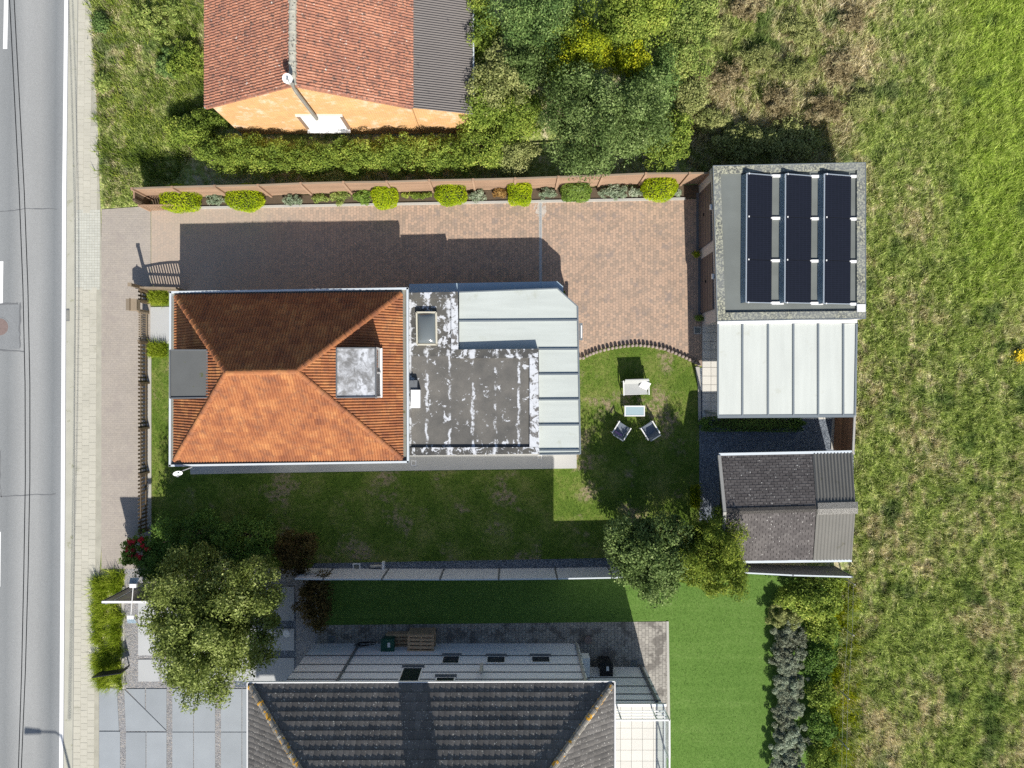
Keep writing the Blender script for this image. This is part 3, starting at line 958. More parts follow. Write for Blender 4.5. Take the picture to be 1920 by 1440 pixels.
def vbar(p, q, w=.07, dz=.03, h=.07, mat=M['alu_d']):
    a, b = V(*p, hv(p[0]) + dz), V(*q, hv(q[0]) + dz)
    MB().bar(a, b, w, h).build("glazing_bar", mat, ver)
vbar((861, 602), (1084, 600.5))
vbar((1010, 654.8), (1085, 654.6))
for y in ysq[1:]:
    vbar((1010, y), (1086, y - .4))
vbar((1045, 541), (1083, 575), .05, .0, .1)
vbar((1083, 575), (1088, 851), .06, .0, .1)
vbar((1088, 851), (1011, 852), .05, .0, .1)
vbar((861, 548), (1045, 541), .05, .0, .1)
MB().prism([V(863, 550, 2.05), V(1043, 545, 2.05), V(1079, 577, 2.05), V(1084, 849, 2.05), V(1011.5, 850, 2.05), V(1010, 656, 2.05), V(863, 656, 2.05)], .03, 2.05).build("wall", M['render'], ver)
# awning cassette along the north side, below the roof edge
MB().prism([V(767, 532.5, 1.88), V(1045, 527.5, 1.88), V(1056, 537, 1.88), V(1056, 560, 1.88), V(767, 562, 1.88)], 1.72, 1.88).build("awning_box", M['deflect'], ver)
# wall lantern unit on the east side
bx = thing("wall_lamp", "slim grey wall lamp on the veranda's garden side", "lamp", V(1088, 622, 1.6))
c = V(1090, 622, 1.7)
MB().box((c.x - .02, c.y, 1.7), (.14, .76, .10)).build("housing", M['alu_d'], bx)
MB().box((c.x, c.y, 1.755), (.05, .56, .02)).build("tube_cover", M['white'], bx)

# ================================================================== GARAGE
HG = 2.5
gar = thing("garage", "grey flat-roofed double garage with gravel-chip roof edge at the driveway end", "garage", G(1440, 460, 0))
go = P_([(1337, 311), (1623, 305), (1623, 597), (1345, 602)], HG)
MB().prism([(p.x + (.02 if i in (0, 3) else -.03), p.y, 0) for i, p in enumerate(go)], 0, HG - .22).build("wall", M['garage_w'], gar)
groof = MB().prism(go, HG - .2, HG - .1).build("roof", M['gar_roof'], gar)
gi = P_([(1351, 325), (1607, 318), (1607, 583), (1360, 586)], HG)
for i in range(4):
    j = (i + 1) % 4
    MB().prism([go[i], go[j], gi[j], gi[i]], HG - .1, HG + (0 if i % 2 else .0)).build("parapet", M['chips'], groof)
for i in range(4):
    MB().bar(zlift(go[i], -.03), zlift(go[(i + 1) % 4], -.03), .03, .09).build("edge_trim", M['alu_d'], groof)
wx0, wx1 = go[0].x, go[3].x
def wallx(y):  # west face
    a, b = go[0], go[3]
    return a.x + (b.x - a.x) * (y - a.y) / (b.y - a.y) + .02
for (ya, yb) in ((364, 468), (487, 588)):
    y0, y1 = (720 - yb) / SC, (720 - ya) / SC
    ym = (y0 + y1) / 2
    d = MB().box((wallx(ym) - .01, ym, 1.03), (.06, y1 - y0, 2.06)).build("garage_door", M['garage_d'], gar)
    for i in range(5):
        MB().box((wallx(ym) - .045, ym, .22 + i * .41), (.02, y1 - y0 - .06, .36)).build("door_panel", M['garage_d'], d)
    MB().box((wallx(ym) - .08, ym + .1, 1.0), (.05, .12, .04)).build("handle", M['black'], d)
    MB().box((wallx(ym) - .05, ym, .03), (.22, y1 - y0 + .1, .05)).build("threshold", M['lead'], d)
    l = MB().box((wallx(ym) - .07, ym + .15, 2.17), (.10, .22, .12)).build("wall_light", M['white'], gar)
MB().box((go[2].x - .2, go[2].y + .45, HG + .012), (.36, .32, .05)).build("scupper_plate", M['white'], groof)
# solar rows
def solar_row(xl, xr, y0, y1, label):
    s = thing("solar_panel_row", label, "solar panels", V((xl + xr) / 2, (y0 + y1) / 2, HG - .1), "solar panels on the garage roof")
    hh, hl = HG + .24, HG + .02
    A0, A1 = V(xl, y0, hh), V(xl - 1.5, y1, hh)
    B0, B1 = V(xr, y0 + 4, hl), V(xr - 1.5, y1 + 1, hl)
    for i in range(3):
        a, b = i / 3 + .0008, (i + 1) / 3 - .0008
        q = [A0.lerp(A1, a), B0.lerp(B1, a), B0.lerp(B1, b), A0.lerp(A1, b)]
        pnl = MB().prism(q, [p.z - .035 for p in q], [p.z - .003 for p in q]).build("panel", M['black'], s)
        qc = sum(q, Vector()) / 4
        qi = [p.lerp(qc, .008) for p in q]
        MB().add([zlift(p, .001) for p in qi], [(3, 2, 1, 0)]).build("cells", M['solar'], pnl)
    MB().bar(A0 - Vector((.02, 0, 0)), A1 - Vector((.02, 0, 0)), .05, .05).build("top_rail", M['alu'], s)
    C0, C1 = zlift(A0, 0), zlift(A1, 0)
    MB().add([A0 - Vector((.04, 0, .02)), A1 - Vector((.04, 0, .02)), A1 + Vector((-.15, 0, -.32)), A0 + Vector((-.15, 0, -.32))], [(0, 1, 2, 3), (3, 2, 1, 0)]).build("wind_deflector", M['deflect'], s)
    for e0, e1 in ((A0, B0), (A1, B1)):
        MB().bar(zlift(e0, .0), zlift(e1, .0), .035, .05).build("edge_frame", M['alu'], s)
    for i in range(4):
        p, q = A0.lerp(A1, i / 3), B0.lerp(B1, i / 3)
        for t_ in (.08, .98):
            c = p.lerp(q, t_)
            MB().box((c.x, c.y, c.z + .012), (.05, .06, .03)).build("clamp", M['white'], s)
        f = Vector((q.x + .02, q.y, HG - .06))
        MB().box((f.x + .27, f.y, HG - .05), (.52, .12, .06)).build("foot_rail", M['white'], s)
solar_row(1401, 1448, 325, 567, "western row of black solar panels, nearest the garage doors")
solar_row(1473.5, 1522, 326, 567.5, "middle row of black solar panels on the garage roof")
solar_row(1546.5, 1596, 326, 569, "eastern row of black solar panels, nearest the meadow")

# ================================================================== PATIO ROOF
pat = thing("patio_roof", "white panelled patio canopy attached to the garage's garden side", "canopy", G(1460, 690, 0))
HP = 2.35
xs = [1346, 1392, 1440, 1487.5, 1534, 1581, 1606]
for a, b in zip(xs[:-1], xs[1:]):
    q = [V(a + .8, 607, HP), V(b - .8, 606, HP), V(b - .8 - (3 if b > 1600 else 0), 778, HP - .12), V(a + .8, 779, HP - .12)]
    MB().prism(q, [p.z - .03 for p in q], [p.z for p in q]).build("roof_panel", M['opal_w'], pat)
for x in xs:
    e = 3 if x > 1600 else 0
    MB().bar(V(x, 607, HP + .02), V(x - e, 779, HP - .10), .075, .07).build("glazing_bar", M['alu_d'], pat)
MB().bar(V(1345, 781, HP - .16), V(1601, 779.5, HP - .16), .13, .12).build("gutter", M['alu_d'], pat)
MB().bar(V(1345, 604.5, HP + .04), V(1607, 602.5, HP + .04), .14, .04).build("wall_flashing", M['white'], pat)
for x in (1347, 1470, 1598):
    p = V(x, 776, HP - .2)
    MB().box((p.x, p.y, HP / 2 - .1), (.11, .11, HP - .22)).build("post", M['alu_d'], pat)

# ================================================================== SHED
HS, HSR = 2.2, 2.98
shed = thing("shed", "low garden shed with dark shingled and corrugated gable roof", "shed", G(1440, 930, 0))
nw, ne, se, sw = V(1348, 854, HS), V(1597, 849, HS), V(1597, 1049, HS), V(1352, 1052, HS)
rw_, re_ = V(1358, 959, HSR), V(1604, 952, HSR)
MB().prism([Vector((nw.x + .66, nw.y - .3, 0)), Vector((ne.x - .1, ne.y - .3, 0)), Vector((se.x - .1, se.y + .15, 0)), Vector((sw.x + .66, sw.y + .15, 0))], 0, HS - .05).build("wall", M['garage_w'], shed)
sroof = MB().add([zlift(nw, -.02), zlift(ne, -.02), zlift(se, -.02), zlift(sw, -.02), zlift(rw_, -.02), zlift(re_, -.02)],
                 [(0, 4, 5, 1), (2, 5, 4, 3), (0, 3, 4), (1, 5, 2)]).build("roof", M['felt_d'], shed)
t_ = .70
nm, sm_, rm = nw.lerp(ne, t_), sw.lerp(se, t_), rw_.lerp(re_, t_)
M['shingle'] = m_rooftile("felt_shingle", [(.05, (.075, .068, .066)), (.5, (.105, .095, .092)), (.95, (.14, .128, .122))],
                          lichen=((8.0, .69, .73, (.50, .49, .46)), (12, .685, .72, (.55, .54, .50))), rough=.95)
M['fibre'] = surf("fibre_cement", (.165, .16, .145), .15, 1.3, .15, 30, .9, spots=((2.5, .62, .72, (.12, .115, .09)),))
def shingles(A, B, C, D, rows, w):
    """A-B eave, D-C ridge"""
    mb = MB()
    n = (B - A).cross(D - A).normalized()
    for j in range(rows):
        s0, s1 = j / rows, min(1, (j + 1.12) / rows)
        e0, e1, f0, f1 = A.lerp(D, s0), B.lerp(C, s0), A.lerp(D, s1), B.lerp(C, s1)
        k = int((e1 - e0).length / w)
        off = (j % 2) * .5
        for i in range(k + 1):
            a, b = max(0, (i - off) / k + .0025), min(1, (i + 1 - off) / k - .0025)
            if b <= a:
                continue
            lift = .009 + random.uniform(0, .008)
            p = [e0.lerp(e1, a) + n * lift, e0.lerp(e1, b) + n * lift, f0.lerp(f1, b) + n * .004, f0.lerp(f1, a) + n * .004,
                 e0.lerp(e1, a) - n * .004, e0.lerp(e1, b) - n * .004]
            mb.add(p, [(0, 1, 2, 3), (4, 5, 1, 0)])
    return mb
stuff(shingles(nm, nw, rw_, rm, 20, .26).build("shingles", M['shingle'], sroof))
stuff(shingles(sw, sm_, rm, rw_, 20, .26).build("shingles", M['shingle'], sroof))
corrugated("corrugated_sheet", ne, nm + (ne - nm) * .01, rm + (re_ - rm) * .01, re_, .145, .028, M['fibre'], sroof, lift=.03)
corrugated("corrugated_sheet", sm_ + (se - sm_) * .01, se, re_, rm + (re_ - rm) * .01, .145, .028, M['fibre'], sroof, lift=.03)
dn = (ne - nm).normalized()
for sgn, e in ((1, nm), (-1, sm_)):
    d = (e - rm).normalized()
    a, b = zlift(rm, .075) + dn * .05, zlift(re_, .075) + dn * .08
    MB().add([a, b, b + d * .27 + Vector((0, 0, .02)), a + d * .27 + Vector((0, 0, .02))], [(0, 1, 2, 3), (3, 2, 1, 0)]).build("ridge_cap", M['kerb'], sroof)
M['shingle_r'] = surf("ridge_strip", (.145, .135, .125), .15, 2, .3, 30, .95)
for sgn, e in ((1, nw), (-1, sw)):
    d = (e - rw_).normalized()
    a, b = zlift(rw_, .045), zlift(rm, .045)
    MB().add([a, b, b + d * .14, a + d * .14], [(0, 1, 2, 3), (3, 2, 1, 0)]).build("ridge_strip", M['shingle_r'], sroof)
M['verge'] = surf("verge_trim", (.38, .37, .34), .1, 3, .1, 30, .8)
MB().bar(zlift(nw, .03), zlift(rw_, .04), .13, .1).build("verge_trim", M['verge'], shed)
MB().bar(zlift(sw, .03), zlift(rw_, .04), .13, .1).build("verge_trim", M['verge'], shed)
MB().bar(zlift(nw, -.02) + Vector((0, .05, 0)), zlift(ne, -.02) + Vector((0, .05, 0)), .11, .1).build("gutter", M['zinc_l'], shed)
MB().bar(zlift(sw, -.04) - Vector((0, .05, 0)), zlift(se, -.04) - Vector((0, .05, 0)), .11, .1).build("gutter", M['zinc_l'], shed)

# ================================================================== OLD HOUSE TO THE NORTH
E1, R1 = 3.33, 5.6
ohs = thing("old_house", "old brick house with weathered red pantile gable roof and dark corrugated annex", "house", G(700, 100, 0))
YG = W(548, 160, R1)[1]             # gable wall plane
xl, xm, xr, xa = W(387, 0, E1)[0], W(549, 0, R1)[0], W(772, 0, E1)[0], W(886, 0, 2.55)[0]
YB = YG + 12.0
wl, wr, wa = xl + .22, xr, xa - .25
hm = R1 - (R1 - E1) * .0
g = MB()
prof = [(wl, 0), (xr - .02, 0), (xr - .02, E1 - .1), (xm, R1 - .12), (wl, E1 - .06)]
for y, flip in ((YG + .06, False), (YB, True)):
    pass
vs = [(x, YG + .06, z) for x, z in prof] + [(x, YB, z) for x, z in prof]
n5 = 5
g.add(vs, [(0, 1, 2, 3, 4), (9, 8, 7, 6, 5)] + [(i, i + 5, (i + 1) % 5 + 5, (i + 1) % 5) for i in range(5)])
g.build("wall", M['brickwall'], ohs)
an = MB()
prof = [(xr, 0), (wa, 0), (wa, 2.45), (xr, E1 - .16)]
vs = [(x, YG + .09, z) for x, z in prof] + [(x, YB, z) for x, z in prof]
an.add(vs, [(0, 1, 2, 3), (7, 6, 5, 4)] + [(i, i + 4, (i + 1) % 4 + 4, (i + 1) % 4) for i in range(4)])
an.build("annex_wall", M['brickwall'], ohs)
A, B = Vector((xl, YB, E1)), Vector((xl, YG, E1))
R0, R9 = Vector((xm, YG, R1)), Vector((xm, YB, R1))
C_, D_ = Vector((xr, YG, E1)), Vector((xr, YB, E1))
orf = MB().add([zlift(p, -.05) for p in (A, B, R0, R9, C_, D_)], [(0, 1, 2, 3), (3, 2, 4, 5), (3, 2, 1, 0), (5, 4, 2, 3)]).build("roof", M['felt'], ohs)
roof_tiles(orf, [[A, B, R0, R9], [C_, D_, R9, R0]], .235, .34, 2, M['tile_n'], rh=.05, t=.04)
ridge_run(orf, R0, R9, M['ridge_n'], .15, .4)
for e in (B, C_):
    d = e - R0
    MB().bar(R0 + Vector((0, -.02, .02)), e + Vector((0, -.02, .02)), .07, .09).build("verge", M['tile_n'], orf)
MB().bar(A + Vector((-.05, 0, -.02)), B + Vector((-.05, 0, -.02)), .07, .09).build("gutter", M['zinc_l'], ohs)
corrugated("annex_roof", Vector((xa, YG + .03, 2.55)), Vector((xa, YB, 2.55)), Vector((xr, YB, E1 - .06)), Vector((xr, YG + .03, E1 - .06)), .105, .024,
           surf("black_corrugated", (.165, .15, .142), .12, .8, .15, 30, .9, spots=((1.3, .63, .72, (.045, .042, .05)),)), ohs)
MB().bar((xa + .04, YG + .9, 2.5), (xa + .04, YB, 2.5), .06, .08).build("annex_gutter", M['zinc_l'], ohs)
MB().bar((xr + .03, YG, E1 - .02), (xr + .03, YB, E1 - .02), .07, .05).build("flashing", M['lead'], ohs)
# gable window: white frame, sill and pane
wy = YG + .06
def ghh(py):   # height on the gable wall seen at photo row py
    return CH * (1 - (wy * SC) / (720 - py))
gz1, gz0 = ghh(216), ghh(241)
wc = (608 - 960) / SC * (1 - (gz0 + gz1) / 2 / CH)
wf = MB().box((wc, wy - .015, (gz0 + gz1) / 2), (1.72, .06, gz1 - gz0)).build("window", M['white'], ohs)
MB().box((wc, wy - .09, gz0 - .05), (1.95, .2, .09)).build("sill", M['white'], wf)
MB().box((wc, wy - .035, gz1 + .06), (2.05, .08, .12)).build("lintel", M['render'], wf)
for s in (-.95, .95):
    MB().box((wc + s, wy - .02, (gz0 + gz1) / 2), (.14, .05, gz1 - gz0 + .06)).build("jamb", surf("wood_shutter_jamb", (.24, .16, .11)), wf)
# flue against the gable and dish
M['flue'] = surf("old_flue", (.26, .25, .22), .2, 3, .2, 30, .7)
MB().tube([V(548, 158, 5.9), V(551, 165, 5.5), (V(551, 165, 5.5).x, YG - .08, 5.2), (V(593, 218, 2.4).x, YG - .08, 2.3)], .075, 8).build("flue_pipe", M['flue'], ohs)
dish("satellite_dish", "round white satellite dish at the old house's ridge end", V(539, 147, 6.1), .19, V(546, 157, 5.55), (.2, -.5, .85))

# ================================================================== TALL NEIGHBOUR HOUSE TO THE SOUTH
ES = 6.4
PT = math.tan(rad(33.5))
sh = thing("tall_house", "tall house with dark tiled hip roof, white banded wall and tiled balcony", "house", G(820, 1300, 0))
eNW, eNE = V(470, 1285, ES), V(1147, 1283, ES)
run = 5.0
eSE, eSW = eNE + Vector((0, -2 * run, 0)), eNW + Vector((0, -2 * run, 0))
k1, k2 = Vector((eNW.x + run, eNW.y - run, ES + run * PT)), Vector((eNE.x - run, eNE.y - run, ES + run * PT))
srf = MB().add([zlift(p, -.05) for p in (eNW, eNE, eSE, eSW, k1, k2)], [(0, 4, 5, 1), (1, 5, 2), (2, 5, 4, 3), (3, 4, 0), (0, 1, 2, 3)]).build("roof", M['felt_d'], sh)
roof_tiles(srf, [[eNE, eNW, k1, k2], [eSE, eNE, k2], [eNW, eSW, k1]], .21, .322, 1, M['tile_s'], rh=.015, t=.040, seg=6)
for p, q in ((eNW, k1), (eNE, k2), (k1, k2), (eSE, k2), (eSW, k1)):
    ridge_run(srf, p, q, M['ridge_s'], .12, .38)
for a, b in ((eNW, eNE), (eNE, eSE), (eSW, eNW)):
    u = (b - a).normalized()
    nrm = Vector((u.y, -u.x, 0))
    nrm = -nrm if (a + nrm - (eNW + eSE) / 2).length < (a - (eNW + eSE) / 2).length else nrm
    gl = MB().bar(zlift(a, -.03) + nrm * .06 - u * .06, zlift(b, -.03) + nrm * .06 + u * .06, .10, .10).build("gutter", M['lead'], sh)
    MB().bar(zlift(a, .0) + nrm * .115 - u * .11, zlift(b, .0) + nrm * .115 + u * .11, .035, .10).build("gutter_lip", M['white'], gl)
WY = (720 - 1206) / SC
wx0, wx1 = (590 - 960) / SC, (1084 - 960) / SC
wall = MB().prism([(wx0, WY, 0), (wx1, WY, 0), (wx1, WY - 9, 0), (wx0, WY - 9, 0)], 0, ES - .1).build("wall", M['render_s'], sh)
MB().prism([(eNW.x + .05, eNW.y - .05, 0), (eNE.x - .05, eNE.y - .05, 0), (eNE.x - .05, eNE.y - 1.2, 0), (eNW.x + .05, eNW.y - 1.2, 0)], ES - .17, ES - .10).build("soffit", M['white'], sh)
def wall_h(py):   # height of a point of the north wall seen at photo row py
    return CH * (1 - (1206 - 720) / (py - 720))
for py in (1229.5, 1246, 1260.5, 1274):
    MB().box(((wx0 + wx1) / 2, WY + .006, wall_h(py)), (wx1 - wx0 + .02, .02, .10)).build("band", M['band'], wall)
MB().box(((wx0 + wx1) / 2, WY + .004, 5.2), (wx1 - wx0 + .02, .02, .10)).build("band", M['band'], wall)
def wx_at(px, py):
    return (px - 960) / SC * (1 - wall_h(py) / CH)
def s_window(x0, x1, y0, y1):
    h0, h1 = wall_h(y0), wall_h(y1)
    xa, xb = wx_at(x0, (y0 + y1) / 2), wx_at(x1, (y0 + y1) / 2)
    w = MB().box(((xa + xb) / 2, WY + .01, (h0 + h1) / 2), (xb - xa + .12, .04, h1 - h0 + .12)).build("window", M['white'], sh)
    MB().box(((xa + xb) / 2, WY + .022, (h0 + h1) / 2), (xb - xa, .03, h1 - h0)).build("pane", M['glass'], w)
    MB().box(((xa + xb) / 2, WY + .05, h0 - .12), (xb - xa + .2, .14, .08)).build("sill", M['band'], w)
for a in ((831, 860, 1232, 1244), (914, 946, 1233, 1243), (998, 1030, 1233, 1242), (752, 786, 1254, 1284), (818, 850, 1272, 1286)):
    s_window(*a)
MB().tube([(wx_at(671, 1214), WY + .07, .15), (wx_at(671, 1214) - .02, WY + .07, ES - .3), (wx_at(671, 1214), eNW.y - .02, ES - .08)], .055, 8).build("downpipe", M['lead'], sh)
MB().tube([(wx1 - .12, WY + .07, .1), (wx1 - .12, WY + .07, ES - .3)], .06, 8).build("downpipe", M['verge'], sh)
MB().tube([(wx1 + .07, WY - .5, .1), (wx1 + .07, WY - .5, ES - .3)], .06, 8).build("downpipe", M['verge'], sh)
fx = wx_at(904, 1250)
MB().tube([(fx, WY + .02, 3.2), (fx, WY + .28, 3.2), (fx, WY + .28, 4.1)], .07, 8).build("flue_pipe", M['kerb'], sh)
chy = k1.y
M['chim'] = surf("chimney_brick", (.12, .10, .09), .1, 2, .1, 30)
cx = (860 - 960) / SC
ch = MB().box((cx, chy, k1.z), (1.05, .7, 1.7)).build("chimney", M['chim'], srf)
# east wing carrying the balcony
HB = 4.03
bx0, bx1 = wx1, (1209 - 960) / SC
by = (720 - 1250) / SC
wing = MB().prism([(bx0 + .003, by, 0), (bx1, by, 0), (bx1, by - 8, 0), (bx0 + .003, by - 8, 0)], 0, HB - .12).build("wing_wall", M['render_s'], sh)
for i, z in enumerate((.35, 1.25, 2.15, 2.95, 3.55)):
    if i:
        MB().box(((bx0 + bx1) / 2, by + .006, z), (bx1 - bx0 + .02, .02, .10)).build("band", M['band'], wing)
MB().tube([(bx1 - .22, by + .08, .1), (bx1 - .22, by + .08, HB - .2)], .075, 8).build("downpipe", M['lead'], sh)
bal = MB().prism([(bx0 + .01, by + .06, 0), (bx1 + .14, by + .06, 0), (bx1 + .14, by - 8, 0), (bx0 + .01, by - 8, 0)], HB - .12, HB - .02).build("balcony", M['kerb'], sh)
bt = mesh_of(MB().box((0, 0, 0), (.44, .44, .025)), "tile", M['floor_t'])
for i in range(7):
    for j in range(17):
        inst("tile", bt, bal, Matrix.Translation((bx0 + .24 + i * .452, by - .25 - j * .452, HB - .008)))
MB().box(((bx0 + bx1) / 2 + .06, by + .02, HB - .005), (bx1 - bx0 + .16, .1, .05)).build("coping", M['white'], bal)
rail = thing("balcony_railing", "white metal balcony railing with glass panes round the tall house's terrace", "railing", (bx1, by, HB))
rx, ry = bx1 + .04, by - .12
HT = HB + 1.0
for z in (HT, HB + .72, HB + .46, HB + .22):
    w = .06 if z == HT else .035
    MB().bar((bx0 + .1, ry, z), (rx, ry, z), w, w).build("rail", M['white'], rail)
MB().bar((rx, ry + .03, HT), (rx, ry - 7, HT), .06, .06).build("rail", M['white'], rail)
MB().bar((rx, ry, HB + .12), (rx, ry - 7, HB + .12), .04, .04).build("rail", M['white'], rail)
for x in (bx0 + .12, bx0 + 1.25, rx - .5, rx):
    MB().box((x, ry, HB + .5), (.05, .05, 1.0)).build("post", M['alu'], rail)
for j in range(1, 5):
    MB().box((rx, ry - j * 1.6, HB + .5), (.05, .05, 1.0)).build("post", M['alu'], rail)
def m_clear():
    t = NT("rail_glass")
    tr = t.n("ShaderNodeBsdfTransparent", None, Color=(.86, .9, .9))
    gl = t.n("ShaderNodeBsdfGlossy", None, Color=(.9, .95, 1), Roughness=.05)
    mx = t.n("ShaderNodeMixShader", None, i0=.12, i1=tr, i2=gl)
    t.t.links.new(mx.outputs[0], t.out.inputs[0])
    return t.m
M['clear'] = m_clear()
for j in range(4):
    MB().box((rx, ry - .8 - j * 1.6, HB + .55), (.012, 1.48, .78)).build("glass_pane", M['clear'], rail)
# ================================================================== FENCES AND GATES
# ---- long board fence on the north side
nf = thing("board_fence", "long brown horizontal-board fence behind the clipped shrubs along the driveway", "fence", G(286, 372, 0))
HF = 1.8
top = [(248, 353), (323, 350.5), (403, 348.5), (484, 347), (564, 343.5), (644, 341.5), (725, 340.5), (805, 338), (887, 336.5), (966, 334.5),
       (1047, 331.5), (1130, 328.5), (1211, 325), (1293, 324.5), (1330, 324)]
tp = [V(x, y, HF) for x, y in top]
board_me = {}
for i, (a, b) in enumerate(zip(tp[:-1], tp[1:])):
    L = (b - a).length
    key = round(L, 1)
    if key not in board_me:
        board_me[key] = mesh_of(MB().box((0, 0, 0), (L - .06, .025, .195)), "board", M['wood'])
    ang = math.atan2(b.y - a.y, b.x - a.x)
    c = (a + b) / 2
    for j in range(8):
        inst("board", board_me[key], nf, Matrix.Translation((c.x, c.y, .16 + j * .205)) @ Matrix.Rotation(ang, 4, 'Z') @ Matrix.Rotation(.07, 4, 'X'))
    MB().bar((a.x, a.y, HF - .02), (b.x, b.y, HF - .02), .07, .035).build("cap_rail", M['wood_g'], nf)
pm = mesh_of(MB().box((0, 0, 0), (.10, .12, HF + .06)), "post", M['wood'])
for p in tp:
    inst("post", pm, nf, Matrix.Translation((p.x, p.y - .03, HF / 2 + .03)))
# short return panel at the street end
ret = thing("fence_return", "short dark fence panel closing the board fence at the street end", "fence", G(286, 383, 0))
for j in range(7):
    MB().box(G(285, 383, .16 + j * .205), (.03, .62, .195)).build("board", M['wood_d'], ret)
MB().box(G(285, 391, .8), (.11, .11, 1.6)).build("post", M['wood_d'], ret)
MB().bar(G(285, 376, 1.58), G(285, 391, 1.58), .07, .04).build("cap_rail", M['wood'], ret)

def gate_leaf(name, label, p, q, h0, h1, n, mat, cap=None):
    """picket gate leaf from p to q (hinge first); top arches from h0 to h1"""
    g = thing(name, label, "gate", (p.x, p.y, .05))
    d = (q - p)
    ang = math.atan2(d.y, d.x)
    u = d.normalized()
    for i in range(n):
        s = (i + .5) / n
        h = h0 + (h1 - h0) * math.sin(s * math.pi / 2)
        c = p + d * s
        MB().box((c.x, c.y, .09 + (h - .09) / 2), (.062, .022, h - .09), ang).build("picket", mat, g)
    side = Vector((-u.y, u.x, 0)) * .032
    for z in (.2, .62):
        MB().bar((p.x + side.x, p.y + side.y, z), (q.x + side.x, q.y + side.y, z), .035, .085).build("rail", mat, g)
    for (c, h) in ((p, h0), (q, h1)):
        MB().box((c.x, c.y, .06 + h / 2), (.07, .07, h + .02), ang).build("stile", mat, g)
    pts = []
    for i in range(9):
        s = i / 8
        c = p + d * s
        pts.append((c.x, c.y, h0 + (h1 - h0) * math.sin(s * math.pi / 2) + .02))
    mb = MB()
    for a, b in zip(pts[:-1], pts[1:]):
        mb.bar(a, b, .07, .05)
    mb.build("top_rail", cap or mat, g)
    return g
gate_leaf("driveway_gate", "open arched picket gate leaf beside the bungalow's front corner", G(283, 544), G(351, 546.5), .92, 1.12, 14, M['wood_g'])
gate_leaf("driveway_gate", "open brown picket gate leaf in front of the clipped shrub by the street", G(283, 396), G(356, 393.5), 1.05, .9, 16, M['wood'])
gp = thing("gate_post", "tall square timber gate post at the driveway entrance", "post", G(280, 543, 0))
MB().box(G(280, 543, .85), (.13, .13, 1.7)).build("shaft", M['wood_d'], gp)
MB().box(G(280, 543, 1.715), (.17, .17, .03)).build("cap", M['wood_g'], gp)

# ---- picket fence along the forecourt
pf = thing("picket_fence", "low dark picket fence between forecourt and front lawn", "fence", G(279.5, 548, 0))
pk = MB().box((0, 0, .44), (.022, .088, .80))
pk.add([(-.011, -.044, .84), (.011, -.044, .84), (.011, .044, .84), (-.011, .044, .84), (-.011, 0, .89), (.011, 0, .89)], [(0, 1, 5, 4), (2, 3, 4, 5), (1, 2, 5), (3, 0, 4)])
pk = mesh_of(pk, "picket", M['wood_d'])
def fx_(y):
    return 279.0 - (y - 548) * .0008
for y in list(np.arange(551, 566, 7.0)) + list(np.arange(645, 992, 7.0)):
    inst("picket", pk, pf, Matrix.Translation(G(fx_(y) - .9, y, .03)))
for (y0, y1) in ((548, 567), (643, 718), (718, 802), (802, 885), (885, 992)):
    for z in (.24, .70):
        MB().bar(G(fx_(y0), y0, z), G(fx_(y1), y1, z), .035, .075).build("rail", M['wood_d'], pf)
for y in (548, 567, 643, 718, 802, 885, 992):
    MB().box(G(fx_(y) + 1.6, y, .46), (.09, .09, .92)).build("post", M['wood_d'], pf)
# pedestrian gate: closer pickets
pg = thing("garden_gate", "narrow slatted garden gate in front of the pale path", "gate", G(279.5, 610, 0))
for y in np.arange(590, 640, 4.3):
    MB().box(G(278.5, y, .47), (.022, .062, .84)).build("picket", M['wood_g'], pg)
for z in (.22, .74):
    MB().bar(G(279.4, 588.5, z), G(279.4, 640.5, z), .035, .08).build("rail", M['wood_g'], pg)
for y in (588, 641):
    MB().box(G(279.6, y, .5), (.07, .07, 1.0)).build("stile", M['wood_g'], pg)
# letterbox
lb = thing("letterbox", "brown wooden letterbox with sloped lid on the picket fence", "letterbox", G(279, 577, 0))
for y in (569, 585):
    MB().box(G(279.2, y, .65), (.08, .08, 1.3)).build("post", M['wood_d'], lb)
a = G(274.5, 577, 1.12)
MB().box(a, (.42, .5, .34)).build("box", M['wood_g'], lb)
r0 = [G(264.5, 566.5, 1.31), G(274.5, 566.5, 1.43), G(274.5, 587.5, 1.43), G(264.5, 587.5, 1.31)]
r1 = [G(274.5, 566.5, 1.43), G(284, 566.5, 1.31), G(284, 587.5, 1.31), G(274.5, 587.5, 1.43)]
for r in (r0, r1):
    MB().prism(r, [p.z - .025 for p in r], [p.z for p in r]).build("lid_board", M['wood_g'], lb)
MB().bar(G(274.5, 565.8, 1.44), G(274.5, 588.2, 1.44), .04, .03).build("lid_ridge", M['wood_d'], lb)
MB().box(G(265.6, 577, 1.2), (.01, .3, .04)).build("slot", M['black'], lb)

